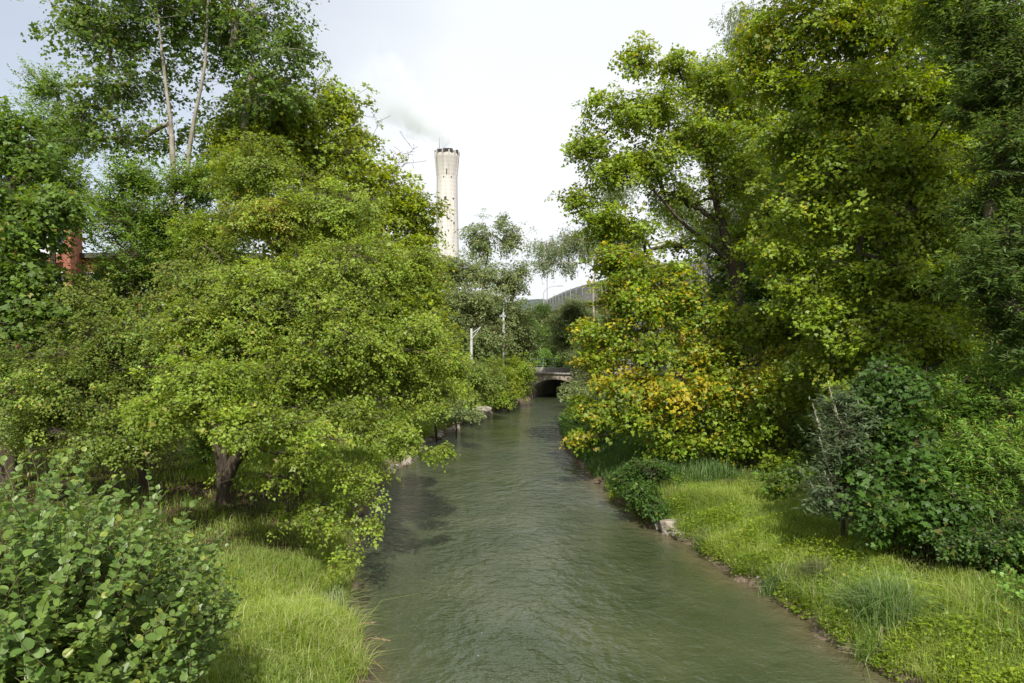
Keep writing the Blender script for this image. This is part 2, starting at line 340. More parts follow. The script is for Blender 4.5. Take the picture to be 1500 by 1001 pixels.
def leaves_mesh(name, pos, D, Nn, size, cols, kind):
    T, faces, _ = LT[kind]
    D = norm(D); Nn = norm(Nn-(Nn*D).sum(1, keepdims=True)*D); S = np.cross(D, Nn)
    n = len(pos); k = len(T)
    V = pos[:, None]+size[:, None, None]*(S[:, None]*T[None, :, 0, None]+D[:, None]*T[None, :, 1, None]+Nn[:, None]*T[None, :, 2, None])
    fl = np.concatenate([np.array(f) for f in faces]); st = np.concatenate([[0], np.cumsum([len(f) for f in faces])[:-1]])
    lv = (np.arange(n)[:, None]*k+fl[None]).ravel(); ls = (np.arange(n)[:, None]*len(fl)+st[None]).ravel()
    return mesh_np(name, V.reshape(-1, 3), ls, lv, np.repeat(cols, len(faces), 0))

PAL = {
 'bright': ((0.1307, 0.2081, 0.015), (0.2673, 0.3225, 0.022), (0.42, 0.34, 0.025)),
 'maple': ((0.1092, 0.1858, 0.015), (0.2357, 0.3078, 0.022), (0.37, 0.33, 0.022)),
 'maple_dark': ((0.0668, 0.1294, 0.0207), (0.1304, 0.2013, 0.0276), (0.24, 0.23, 0.03)),
 'maple_yellow': ((0.0952, 0.1785, 0.014), (0.2352, 0.306, 0.022), (0.54, 0.43, 0.03)),
 'field': ((0.1265, 0.2007, 0.0219), (0.2434, 0.3152, 0.0379), (0.306, 0.261, 0.036)),
 'field_dark': ((0.1094, 0.1726, 0.0292), (0.193, 0.2523, 0.0389), (0.3, 0.26, 0.05)),
 'elm': ((0.0842, 0.1653, 0.0254), (0.1683, 0.2588, 0.0369), (0.26, 0.25, 0.05)),
 'oak': ((0.1301, 0.1817, 0.0666), (0.2144, 0.2682, 0.0915), (0.26, 0.2, 0.07)),
 'birch': ((0.138, 0.1872, 0.085), (0.2024, 0.26, 0.12), (0.34, 0.3, 0.09)),
 'ash': ((0.055, 0.1, 0.022), (0.1, 0.16, 0.032), (0.2, 0.2, 0.03)),
 'hazel': ((0.072, 0.138, 0.026), (0.15, 0.22, 0.042), (0.27, 0.3, 0.05)),
 'shrub': ((0.034, 0.08, 0.012), (0.075, 0.145, 0.02), (0.19, 0.2, 0.03)),
 'lime': ((0.1159, 0.2184, 0.0368), (0.1835, 0.3058, 0.0525), (0.38, 0.34, 0.05)),
 'conifer': ((0.0184, 0.0437, 0.02), (0.0322, 0.0676, 0.03), (0.06, 0.08, 0.03)),
 'buddleia': ((0.065, 0.095, 0.042), (0.11, 0.15, 0.07), (0.24, 0.24, 0.09)),
}
UP = np.array([0, 0, 1.0])
def cluster_leaves(C, O, m, rc, style, size, pal, yel, droop=.15):
    """C cluster centres, O outward dirs, yel: chance of an autumn leaf per cluster"""
    n = len(C)*m; idx = np.repeat(np.arange(len(C)), m)
    c1, c2, c3 = [np.array(c) for c in PAL[pal]]
    R3 = rng.normal(size=(n, 3))
    if style == 'disc':
        nC = norm(UP*.75+O*.55+rng.normal(size=(len(C), 3))*.28)[idx]
        r = rc*np.sqrt(rng.random(n))*np.exp(rng.normal(size=n)*.18)
        q = norm(np.cross(nC, R3)); off = q*r[:, None]+nC*rng.normal(size=n)[:, None]*rc*.22-UP*(r**2/rc*.35)[:, None]
        D = norm(q*.8+O[idx]*.35+rng.normal(size=(n, 3))*.4-UP*droop*2)
        Nn = nC+rng.normal(size=(n, 3))*.38
    elif style == 'shoot':
        a = norm(O*.7+UP*.55+rng.normal(size=(len(C), 3))*.3); a = a[idx]
        t = np.tile(np.linspace(-.9, 1, m), len(C)); s = np.tile(np.arange(m) % 2*2-1, len(C))
        side = norm(np.cross(a, norm(UP+rng.normal(size=(n, 3))*.35)))*s[:, None]
        off = a*(t*rc*2)[:, None]+side*.02
        D = norm(side+a*.45+rng.normal(size=(n, 3))*.3-UP*droop); Nn = UP*.8+a*.5+rng.normal(size=(n, 3))*.33
    else:   # weep
        L_ = rc*rng.uniform(1.5, 5, len(C))[idx]; t = rng.random(n)
        k = 4; j = rng.integers(0, k, n); jit = rng.normal(size=(len(C), k, 3))*rc*.45
        off = jit[idx, j]-UP*(t*L_)[:, None]+O[idx]*(np.sqrt(t)*rc*.5)[:, None]+R3*.03
        D = norm(-UP*1.1+R3*.5); Nn = rng.normal(size=(n, 3))+O[idx]*.7
    pos = C[idx]+off
    cb = rng.random(len(C)); f = np.clip(cb[idx]*.55+rng.random(n)*.5, 0, 1)
    col = c1+(c2-c1)*f[:, None]; col = col*np.exp(rng.normal(size=n)*.12)[:, None]
    y = rng.random(n) < np.clip(yel[idx]*(.4+1.2*rng.random(len(C))[idx]), 0, .95)
    k3 = rng.random(n)[:, None]; yc = c3*(1-k3*.4)+np.array([.42, .2, .04])*(k3**2*.12)
    col = np.where(y[:, None], yc*.8+col*.2, col)
    sz = size*np.exp(rng.normal(size=n)*.27)
    return pos, D, Nn, sz, col

class Skel:
    def __init__(s, base): s.p = [np.array(base, float)]; s.par = [-1]; s.load = [0.0]; s.floor = {}
    def add(s, p, par): s.p.append(np.array(p, float)); s.par.append(par); s.load.append(0.0); return len(s.p)-1
    def path(s, par, target, n=5, sag=.12, wob=.05):
        a = s.p[par]; b = np.array(target, float); L_ = np.linalg.norm(b-a); ids = []
        pd = a-s.p[s.par[par]] if s.par[par] >= 0 else UP
        pd = norm(pd); ctrl = a+pd*L_*.32+UP*L_*sag
        for i in range(1, n+1):
            t = i/n; q = (1-t)**2*a+2*t*(1-t)*ctrl+t*t*b
            if i < n: q = q+rng.normal(size=3)*L_*wob*.5
            par = s.add(q, par); ids.append(par)
        return ids
    def mesh(s, name, R0, rmin=.008, power=.5, origin=(0, 0, 0)):
        p = np.array(s.p); par = np.array(s.par); load = np.array(s.load)+.02
        for i in range(len(p)-1, 0, -1): load[par[i]] += load[i]
        r = np.maximum(rmin, R0*(load/load[0])**power)
        heavy = {}
        for i in range(1, len(p)):
            if par[i] not in heavy or load[i] > load[heavy[par[i]]]: heavy[par[i]] = i
        d = np.zeros_like(p); d[1:] = norm(p[1:]-p[par[1:]]); d[0] = UP
        dn = d.copy()
        for k_, h in heavy.items(): dn[k_] = d[k_]+d[h]
        dn = norm(dn)
        hv = np.zeros(len(p), bool); hv[list(heavy.values())] = True
        for i in range(1, len(p)):
            r[i] = max(rmin, min(r[i], r[par[i]]*(1 if hv[i] else .55)), min(s.floor.get(i, 0), r[par[i]]))
        r[0] *= 1.3
        Vs = []; Fs = []; off = 0
        c = np.arange(1, len(p))
        for sel, K in ((r[c] > .05, 9), ((r[c] <= .05) & (r[c] > .018), 5), (r[c] <= .018, 3)):
            e = c[sel]
            if not len(e): continue
            a = par[e]; da = np.where(hv[e][:, None], dn[a], d[e]); ra = np.where(hv[e], r[a], np.minimum(r[e]*1.15, r[a]))
            ring = []
            for q, dd_, rr in ((p[a], da, ra), (p[e], dn[e], r[e])):
                ref = np.where((abs(dd_[:, 2]) < .95)[:, None], UP, np.array([1., 0, 0]))
                # a fixed reference for every ring of a steep stem keeps its rings aligned
                ref = np.broadcast_to(np.array([.83, .31, .12]), dd_.shape)
                u = norm(np.cross(dd_, ref)); w = np.cross(dd_, u); th = np.arange(K)*2*np.pi/K
                ring.append(q[:, None]+rr[:, None, None]*(np.cos(th)[None, :, None]*u[:, None]+np.sin(th)[None, :, None]*w[:, None]))
            V_ = np.concatenate(ring, 1).reshape(-1, 3)
            i = np.arange(K); j = (i+1) % K
            F_ = np.stack([i, j, j+K, i+K], 1)[None]+(np.arange(len(e))*2*K)[:, None, None]+off
            Vs.append(V_); Fs.append(F_.reshape(-1, 4)); off += len(V_)
        V_ = np.concatenate(Vs)-np.array(origin)
        return mesh_faces(name, V_, np.concatenate(Fs))

LAIM = 1.75
def make_tree(name, label, cat, base, blobs, pal='maple', leaf='maple', size=.13, lai=3.0, m=30, style='disc', R0=.25, bark='bark_dark',
              leads=None, group=None, boughs=11, yel=.04, mat='leaf', zmin=.35, power=.56, spread=.34, child=('trunk', 'crown'), dead=None, cmul=1.0):
    """blobs: (px, py, dist, rx_px, ry_px[, autumn share[, lai mult]]) giving each bough mass its own place in the world"""
    base = np.array(base, float)
    sk = Skel(base-np.array([0, 0, .4]))
    sk.add(base+np.array([0, 0, .15]), 0)
    B = []
    for b in blobs:
        c = P(b[0], b[1], b[2]); rx = b[3]*b[2]/1000*1.18; rz = b[4]*b[2]/1000*1.18
        c[2] = max(c[2], gz(c[0], c[1])+rz*.55+zmin)
        B.append((c, rx, rz, b[5] if len(b) > 5 and b[5] is not None else yel, b[6] if len(b) > 6 else 1.0))
    cen = np.mean([b[0] for b in B], 0)
    if leads is None:
        top = max(B, key=lambda b: b[0][2])[0]
        leads = [[base*.75+cen*.25*np.array([1, 1, 0])+np.array([0, 0, base[2]*.25])*0, None]]
        t1 = base+(cen-base)*np.array([.25, .25, .5]); t2 = base+(top-base)*np.array([.6, .6, .88])
        leads = [[t1, t2]]
    for ld in leads:
        par = 1; lid = []
        for k_, q in enumerate(ld):
            L_ = np.linalg.norm(np.array(q)-sk.p[par])
            ii = sk.path(par, q, max(3, int(L_/1.3)), sag=.02, wob=.018); lid += ii; par = ii[-1]
        for k_, q in enumerate(lid): sk.floor[q] = R0*(.70-.52*k_/len(lid))
    Cs, Os, Ys, Ts = [], [], [], []
    T, _, af = LT[leaf]; la = af*size*size
    lai = lai*LAIM; boughs = int(boughs*2.1); rc = math.sqrt(m*la/(math.pi*.95))*cmul*1.35
    for (c, rx, rz, yl, lm) in sorted(B, key=lambda b: np.linalg.norm(b[0]-base)):
        p = np.array(sk.p); v = c-p; dist = np.linalg.norm(v, axis=1); hor = np.linalg.norm(v[:, :2], axis=1)
        cost = dist+np.maximum(0, (p[:, 2]-(c[2]-.22*hor)))*1.6+ (p[:, 2] < base[2]+.12*(cen[2]-base[2]))*3
        par = int(np.argmin(cost))
        ids = sk.path(par, c, max(3, int(dist[par]/.9)), sag=.10, wob=.05)
        ncl = max(4, int(lai*lm*math.pi*rx*rz/(la*m)))
        nb = max(4, int(boughs*(.6+.4*min(2, rx*rz/4))))
        for k_ in range(nb):
            o = rng.normal(size=3); o[2] *= .9; o = norm(o)
            lump = .8+.35*mnoise.noise(Vector(o*1.7+c*.31))
            rad = np.array([rx, rx, rz])*lump
            end = c+o*rad*rng.uniform(.55, 1.0)
            st = ids[max(0, len(ids)-1-rng.integers(0, max(1, len(ids)//2)))]
            bid = sk.path(st, end, 4, sag=.10, wob=.08)
            nc = max(1, int(round(ncl/nb*rng.uniform(.5, 1.5))))
            t = rng.uniform(.35, 1.08, nc)
            q = sk.p[st]*(1-t[:, None])+end*t[:, None]+rng.normal(size=(nc, 3))*np.array([rx, rx, rz*.7])*spread*(1.1-.25*t)[:, None]
            q = q[q[:, 2] > ground_z(q[:, 0], q[:, 1])+zmin]
            q = q[(q[:, 2] > .25)]
            if not len(q): continue
            out = norm((q-c)/np.array([rx, rx, rz])*.7+o*.5)
            bp = np.array([sk.p[i] for i in [st]+bid]); near = np.argmin(((q[:, None]-bp[None])**2).sum(2), 1)
            alln = [st]+bid
            yb = np.clip(yl*2.6*rng.random()**2, 0, .85)
            for a, q_ in zip(near, q):
                w = sk.p[alln[a]]; mid = (w+q_)/2+rng.normal(size=3)*.06+UP*np.linalg.norm(q_-w)*.06
                i1 = sk.add(mid, alln[a]); i2 = sk.add(q_, i1); sk.load[i2] = 1.0
            Cs.append(q); Os.append(out); Ys.append(np.full(len(q), yb)); Ts.append(np.full(len(q), math.exp(rng.normal()*.17)))
    if dead:
        for (px, py, d) in dead:
            q = P(px, py, d); p = np.array(sk.p[:]); par = int(np.argmin(np.linalg.norm(p-(q-np.array([1.2, 0, 1.6])), axis=1)))
            ids = sk.path(par, q, 6, sag=.05, wob=.09)
            for k_ in range(7):
                a = ids[rng.integers(1, 6)]; i2 = sk.path(a, sk.p[a]+np.array([rng.normal()*.35+.15, rng.normal()*.4, rng.uniform(.3, .9)]), 4, wob=.12)
                sk.load[i2[-1]] = .6
                for j_ in range(3): b_ = i2[rng.integers(0, 4)]; sk.path(b_, sk.p[b_]+rng.normal(size=3)*.2+UP*.15, 2, wob=.1)
    root = empty(name, base, label, cat, group)
    link(child[0], sk.mesh(child[0], R0, .008 if size < .1 else .010, power, base), M[bark], root)
    C_ = np.concatenate(Cs); O_ = np.concatenate(Os); Y_ = np.concatenate(Ys)
    pos, D, Nn, sz, col = cluster_leaves(C_, O_, m, rc, style, size, pal, Y_); col = col*np.repeat(np.concatenate(Ts), m)[:, None]
    link(child[1], leaves_mesh(child[1], pos-base, D, Nn, sz, col, leaf), M[mat], root)
    STAT.append((name, len(pos))); return root
STAT = []
def gb(px, d):      # ground point below picture column px at distance d
    x = (px-750)*d/1000; return (x, d, gz(x, d))

exec_parts = True
# ================================================================== TREES, left bank
make_tree('field_maple', 'broad yellow-green maple leaning over the river, its drooping boughs nearly touching the water', 'tree',
  gb(325, 23.5),
  [(421,560,22,105,80),(503,520,22.5,110,90),(585,490,24,65,75),(485,410,24,110,80),(394,440,23,90,80),(394,320,24,70,55,.4),(485,310,26,85,60,.10),
   (300,560,19,80,60),(330,480,22,80,60),(612,560,23,50,55),(521,610,21,90,45),(592,645,20,35,28),(562,625,21,50,35),(457,700,19.5,50,28,None,0.25),(539,765,18.5,34,14,None,0.50),
   (503,815,17.3,30,20,None,0.43),(466,770,18,35,22,None,0.25),(430,625,18,80,34),(567,420,25,60,60),(348,622,17.5,65,34),(612,500,24,35,40),(630,600,22,30,14,None,.7),
   (240,600,18.5,60,36),(521,690,19.5,56,30,None,0.43),(476,740,18.5,50,30,None,0.37),(539,725,19,36,16,None,0.31),(421,755,19.3,40,18,None,0.22),(394,700,18,50,24,None,0.31),(376,250,25.5,60,50,.12),(439,668,18,60,26,None,0.62),(300,350,26,44,46),(270,480,22,44,50),(350,260,27,40,36,.1),(610,400,26,34,40),(655,560,24,26,20,None,.8),(640,660,21,26,12,None,.9)],
  pal='field', leaf='lobed', size=.085, lai=2.1, m=34, R0=.21, boughs=9, yel=.06, spread=.25,
  leads=[[P(335,620,23.6), P(400,440,24), P(420,330,25)], [P(370,640,23), P(490,590,22)], [P(300,560,23), P(300,450,24)]], dead=[(600,225,26),(548,195,27)])
make_tree('field_maple', 'dull green maple with two dark stems, behind the hazel and left of the leaning maple', 'tree',
  gb(212, 24.5),
  [(120,450,25,55,55,.12),(110,560,22,90,60),(190,510,23.5,80,60),(60,620,22,55,45),(200,630,22,60,35),(260,510,23,60,60),(290,410,25,60,50,.1),(40,540,24,50,40),(150,650,21.5,60,30)],
  pal='field_dark', leaf='lobed', size=.085, lai=2.7, m=34, R0=.17, boughs=9, yel=.06, leads=[[P(205,600,24.5), P(210,470,24.5)], [P(180,620,24), P(130,520,24)]])
make_tree('tall_maple', 'tallest open-crowned maple on the left bank, with two pale stems showing against the sky', 'tree',
  gb(268, 33),
  [(160,50,33,75,45),(250,15,33,80,45),(345,30,33,75,50),(425,65,32,42,40),(120,25,33,35,30),(175,130,33,65,35),(335,95,34,55,34,None,.55),(400,140,33,60,35),(120,165,33,38,28),(205,205,33.5,52,32,None,.7),(145,205,33.5,42,30,None,.6),(300,200,34.5,34,30,None,.6),
   (250,-80,33,120,60),(380,-60,33,70,50),(150,-50,33,60,40),(255,95,34,40,24,None,.3)],
  pal='maple_dark', leaf='maple', size=.14, lai=1.7, m=20, R0=.23, bark='bark_pale', boughs=11, yel=.03, power=.5, spread=.42,
  leads=[[P(270,440,32.5), P(274,250,32), P(294,130,31.6), P(306,-20,31.6)], [P(262,440,32.5), P(252,200,32), P(240,100,31.8), P(228,0,32)], [P(340,330,34), P(360,170,34), P(372,60,34)]])
make_tree('bright_maple', 'dense bright green maple behind the leaning one, its crown stepping down towards the chimney', 'tree',
  gb(500, 38),
  [(430,170,36,62,55),(395,215,35,50,60),(350,250,35,44,50),(380,140,36,40,40,None,.7),(470,235,37,70,60),(540,290,38,60,55,.08),(600,310,40,45,38,.1),(425,330,36,75,45,.5),(500,350,37,80,60),(580,380,39,60,55,.15),(612,405,41,32,56),
   (490,150,37,32,34),(520,205,38,32,30),(345,190,37,40,50),(622,335,41,18,26,.15),(500,450,37,90,60),(600,470,40,70,60),(400,440,36,60,60)],
  pal='bright', leaf='maple', size=.15, lai=2.7, m=26, R0=.3, boughs=10, yel=.03, leads=[[P(500,480,38), P(470,260,37)], [P(430,440,37), P(420,220,37)]])
make_tree('elm_tree', 'dense dark green small-leaved tree in front of the red brick building', 'tree',
  gb(222, 29),
  [(215,330,28,68,60),(200,262,28,38,34),(245,400,27.5,78,60),(170,420,28,46,46),(300,360,28,55,60),(250,470,27.5,75,45),(160,300,28,26,30,None,.7),(280,270,28,40,40),(310,440,27,50,40)],
  pal='elm', leaf='ovate', size=.11, lai=2.7, m=30, R0=.19, style='shoot', boughs=10, yel=.03)
make_tree('shaded_maple', 'dark maple cut by the left edge, with a paler bough before the brick building', 'tree',
  gb(12, 24),
  [(15,195,26,48,45),(50,235,26,45,35),(20,290,25,60,45),(85,300,24,42,32,.05),(30,345,24,50,34,.05),(25,420,24,60,45),(60,470,24,60,45),(30,540,24,60,50),(-60,330,25,60,80),(-50,200,26,50,60),(-60,480,24,60,90),(50,400,24,40,30)],
  pal='maple_dark', leaf='maple', size=.15, lai=2.8, m=24, R0=.26, boughs=10, yel=.03)
make_tree('slender_tree', 'thin grey-green tree rising between the shaded maple and the tallest one', 'tree',
  gb(75, 36),
  [(70,130,36,32,26),(85,185,36,40,34),(60,240,36,36,40),(105,215,36,28,24),(80,300,36,40,36),(100,265,36,24,28)],
  pal='elm', leaf='ovate', size=.12, lai=1.9, m=26, R0=.15, style='shoot', boughs=10, yel=.02)
make_tree('spindly_sapling', 'thin sapling behind the two left trunks, on the sunlit grass', 'tree', gb(300, 30),
  [(300,640,30,30,30),(310,600,30,40,30)], pal='elm', leaf='ovate', size=.09, lai=1.6, m=22, R0=.07, boughs=6)
# ---- further along the left bank
make_tree('sparse_oak', 'olive oak with thin tufted tops standing just right of the chimney', 'tree',
  gb(690, 80),
  [(703,350,78.7,22,34,None,.75),(748,350,78.7,24,26,None,.6),(735,325,78.7,10,14,None,.6),(695,400,77.4,42,24,None,.8),(745,410,78.7,28,26,None,.8),(660,395,76.1,26,26),(690,445,76.1,50,34),(745,470,77.4,38,36),
   (640,455,73.5,38,46),(700,500,73.5,50,36),(760,505,80.0,30,30),(765,395,78.7,16,14,None,.6)],
  pal='oak', leaf='lobed', size=.2, lai=2.3, m=20, R0=.42, boughs=11, yel=.1)
for (px, d, bl, lb, pal, nm) in (
  (640, 48, [(640,520,47,42,34),(600,560,46,45,34),(655,560,48,34,28),(600,520,47,40,30),(560,580,45,40,22)], 'leafy green bush under the oak on the left bank, where the river starts to bend', 'maple', 'riverside_bush'),
  (692, 58, [(690,548,57,32,26),(680,575,56,34,20),(715,560,60,26,26),(655,595,54,20,12)], 'mid-green bush above the stony left edge of the water, short of the bridge', 'field_dark', 'riverside_bush'),
  (745, 70, [(742,562,69,24,22,.2),(762,545,72,20,26),(735,580,67,22,12),(765,572,72,12,12),(722,545,68,22,24)], 'rounded bush with some yellow leaves next to the bridge mouth, left side', 'maple', 'riverside_bush')):
    make_tree(nm, lb, 'bush', gb(px, d), bl, pal=pal, leaf='lobed', size=.15, lai=2.8, m=20, R0=.08, boughs=10, yel=.05, zmin=.1, child=('stems', 'foliage'))
make_tree('low_branch_bush', 'small sprawling olive bush dipping its twigs into the river at the left bend', 'bush', gb(668, 50),
  [(672,605,45,26,10),(690,608,44,20,7),(655,590,46,22,12)], pal='oak', leaf='lobed', size=.11, lai=2.4, m=20, R0=.05, boughs=8, zmin=.1, child=('stems', 'foliage'))

# ================================================================== TREES, right bank
make_tree('river_maple', 'tall green right bank maple with a forked dark trunk, crown lobes against the sky', 'tree',
  gb(1108, 41),
  [(935,85,38,26,30,.12),(988,90,39,24,24,.15),(905,165,38,38,34),(965,160,39,42,40),(1045,120,40,48,42),(878,145,37,14,18),(860,215,38,34,26),(900,250,38,44,30),(850,290,38,26,22),(950,235,39,44,34),
   (1025,200,40,55,40),(1000,290,40,50,36,None,.5),(1080,260,40,50,50,None,.8),(880,320,37,36,20),(940,335,37,40,22,None,.6),(1000,360,38,38,22,None,.45),(1090,170,41,45,50),(1050,325,40,36,20,None,.35),(1120,340,41,50,50),(890,335,38,32,22),(930,385,38,44,22)],
  pal='maple', leaf='maple', size=.145, lai=2.3, m=24, R0=.32, boughs=11, yel=.05, spread=.38,
  leads=[[P(1084,480,40.5), P(1072,390,40), P(1050,300,40), P(1030,180,40)], [P(1082,440,40.5), P(1105,330,40.5), P(1120,220,41)], [P(1072,400,40), P(1010,335,39), P(950,270,38.5)]], zmin=1.5)
make_tree('golden_maple', 'spreading maple with yellow and orange leaf tips overhanging the water on the right bank', 'tree',
  gb(1040, 35),
  [(905,425,36,30,32,.3),(935,440,35,50,44,.22),(1000,430,35,45,40,.2),(885,490,35,38,26,.2),(870,525,35,34,18,.5),(950,500,34,60,36,.3),(930,560,33.5,55,28,.55),(1000,570,32,60,34,.45),(1040,520,33,50,40,.2),
   (890,600,33.5,44,22,.15),(960,610,32.5,55,26,.12),(1050,600,32,45,34,.25),(1060,560,32,30,20,.4),(858,480,36,24,20,.3),(905,385,37,26,20,.2),(960,395,36,44,20,.15),(1000,645,31.5,50,16,.05),(1060,650,31.5,40,16,.05),(905,380,36,34,24,.2),(1050,470,34,40,36,.2),(850,640,32.5,18,12,.3),(850,590,35,18,14,.1)],
  pal='maple_yellow', leaf='maple', size=.15, lai=2.6, m=24, R0=.2, boughs=10, leads=[[P(1035,590,35), P(1000,470,35), P(970,420,35.5)], [P(1000,600,34.5), P(930,520,34.5)]], zmin=.3)
make_tree('young_maple', 'young maple with one orange-yellow bough in front of the forked trunk', 'tree',
  gb(1125, 33),
  [(1130,545,30.5,48,20,.75),(1165,520,31,40,18,.5),(1125,575,30,26,18,.5),(1170,470,32,50,34),(1110,470,33,40,36,.1),(1130,620,31,50,22),(1190,580,31,40,30),(1090,640,31,40,18),(1150,660,30.5,40,20)],
  pal='maple', leaf='maple', size=.15, lai=2.4, m=22, R0=.12, boughs=9, yel=.04, zmin=.3)
make_tree('great_maple', 'largest right bank maple, gold-tinged, with a straight dark trunk and crown leaving the top', 'tree',
  gb(1357, 29),
  [(1140,40,31,55,44,.25),(1215,45,30,70,50,.2),(1300,40,29.5,80,60,.12),(1130,110,31,50,42,.12),(1200,140,30,75,50,.05),(1290,150,29,85,60,.05),(1385,150,29,65,60,.05),(1150,205,30,55,40,.05),(1235,235,28.5,80,50,.15),
   (1330,250,28,80,55,.05),(1180,300,29,66,44,.06),(1270,330,27.5,80,46,.06),(1390,310,27.5,66,60,.06),(1150,370,29.5,60,34,.05),(1240,410,28,76,36,.05),(1330,400,27,70,40,.05),(1400,430,27,60,50,.05),(1230,-50,30,100,60,.2),(1350,-50,29,90,60,.1),(1100,70,31,26,30,.3),(1400,10,23,70,40),(1330,-90,24,90,50)],
  pal='maple', leaf='maple', size=.135, lai=2.2, m=26, R0=.24, boughs=11, leads=[[P(1356,520,29), P(1352,390,29), P(1330,220,29), P(1300,40,29)], [P(1352,330,29), P(1260,200,29.5), P(1200,80,30)]], zmin=2.2)
make_tree('ash_tree', 'shadowy grey-green ash filling the upper right corner of the view', 'tree',
  gb(1478, 22),
  [(1440,50,21.5,55,60),(1490,110,20.5,55,70),(1430,150,21.5,36,50),(1480,220,20,50,60),(1450,300,20.5,45,50),(1490,350,19.5,50,60),(1400,20,22.5,40,40),(1450,400,19.5,50,50),(1490,470,19.5,45,60),(1560,200,20.5,60,120),(1570,400,20.5,60,100),(1480,-40,21.5,80,60)],
  pal='ash', leaf='narrow', size=.16, lai=2.5, m=30, style='shoot', R0=.26, boughs=11, yel=.05)
make_tree('willow_tree', 'feathery willow with narrow leaves at the right edge of the view, above the dark bushes', 'tree',
  gb(1460, 20.5),
  [(1440,560,20.5,50,40),(1480,600,20,45,50),(1400,600,21,45,40,.1),(1450,660,19.6,60,50,.1),(1395,680,20,40,50,.06),(1490,700,18.6,50,60),(1540,600,20,50,80),(1430,740,18.8,50,40,.06),(1480,520,21,40,30)],
  pal='lime', leaf='narrow', size=.13, lai=2.1, m=30, style='shoot', R0=.15, boughs=11, yel=.08, zmin=.2)
make_tree('dark_shrub', 'large dark green broad-leaved bush at the wood edge, right of the spiky one', 'bush',
  gb(1300, 19.8),
  [(1310,620,20.5,45,50),(1290,690,19.5,40,45),(1330,690,19.5,55,55),(1285,750,18.5,32,36),(1340,760,18.8,46,36),(1310,560,21,50,36),(1380,750,18.6,40,40)],
  pal='shrub', leaf='maple', size=.13, lai=2.8, m=22, R0=.09, boughs=10, yel=.02, zmin=.1, child=('stems', 'foliage'))
make_tree('dark_shrub', 'low mixed green and olive bush where grass meets the wood, right margin', 'bush',
  gb(1450, 17.8),
  [(1440,795,17.2,44,26,.1),(1490,790,17,40,40),(1400,795,17.6,36,20,.1),(1540,800,17,50,50)],
  pal='shrub', leaf='lobed', size=.09, lai=2.6, m=22, R0=.05, boughs=9, yel=.05, zmin=.05, child=('stems', 'foliage'))
make_tree('shade_maple', 'mid-green maple filling the shade between the young maple and the great trunk', 'tree', gb(1250, 28),
  [(1225,465,27,60,38),(1290,510,26,60,42),(1210,530,28,50,40,.06),(1335,470,26,56,38),(1270,580,26,54,36),(1400,520,27,50,44),(1170,430,29,50,34),(1330,590,25,50,34),(1430,450,28,50,40)],
  pal='maple', leaf='maple', size=.14, lai=2.1, m=22, R0=.13, boughs=9, yel=.03, zmin=.3)
bud = make_tree('butterfly_bush', 'grey-green bush bristling with pale upright spent flower spikes at the edge of the wood', 'bush',
  gb(1235, 20.6),
  [(1225,660,20.4,30,50),(1250,620,20.8,34,40),(1215,720,20,28,34),(1245,710,19.8,30,44),(1230,600,21,24,26)],
  pal='buddleia', leaf='narrow', size=.17, lai=2.1, m=24, style='shoot', R0=.06, boughs=10, yel=.03, zmin=.1, child=('stems', 'foliage'))
M['spike'] = noise_mat('spent_blossom', [(.3, (.3, .27, .2)), (.8, (.6, .57, .46))], 30, 4, .9, .3)
for (a, b, d) in (((1213,560),(1226,610),20.6),((1222,595),(1240,640),20.3),((1190,590),(1202,630),20.3),((1238,600),(1246,650),20.3),((1200,640),(1212,680),20),((1186,705),(1206,740),19.8),
                  ((1205,685),(1222,722),19.8),((1344,552),(1336,590),21),((1316,558),(1312,584),21),((1255,580),(1264,620),20.5)):
    A = P(*a, d); Bp = P(*b, d); o = P(*b, d)-bud.matrix_world.translation if False else None
    mb = MB(); n = 26
    for i in range(n):
        t = i/n; c = Bp*(1-t)+A*t; r = .055*(1-t*.75)
        th = rng.uniform(0, 6.28, 3)
        for q in th:
            e = c+np.array([math.cos(q)*r, math.sin(q)*r, r*.7]); mb.bar(c, e, .014*(1-.5*t), .008, 4, False)
    mb.bar(Bp-(A-Bp)*.4, A, .008, .004, 4)
    mb.build('flower_spike', M['spike'], bud, origin=bud.location)

# bushes and water-edge plants, right bank
make_tree('waterside_bush', 'pale green willow-like bush at the right water edge nearest the bridge', 'bush', gb(868, 44),
  [(850,615,43,20,14),(868,630,41,26,16),(845,600,45,15,12),(880,610,43,25,16)], pal='lime', leaf='narrow', size=.17, lai=2.6, m=20, style='shoot', R0=.05, boughs=9, zmin=.05, child=('stems', 'foliage'))
make_tree('waterside_bush', 'grey-brown twiggy bush hanging over the water beside the right end of the bridge', 'bush', gb(880, 62),
  [(845,570,61,22,16),(865,590,58,24,14),(870,560,62,26,20),(835,583,60,12,8)], pal='oak', leaf='lobed', size=.14, lai=1.9, m=20, R0=.07, boughs=9, zmin=.1, child=('stems', 'foliage'))
make_tree('waterside_bush', 'dark green bramble mound at the right water edge, above the pale rocks', 'bush', gb(950, 27),
  [(940,722,26.5,30,24),(955,690,28,30,22),(918,700,28.5,22,18),(960,742,25.6,18,14)], pal='shrub', leaf='ovate', size=.11, lai=2.9, m=22, R0=.04, boughs=9, zmin=.02, child=('stems', 'foliage'))
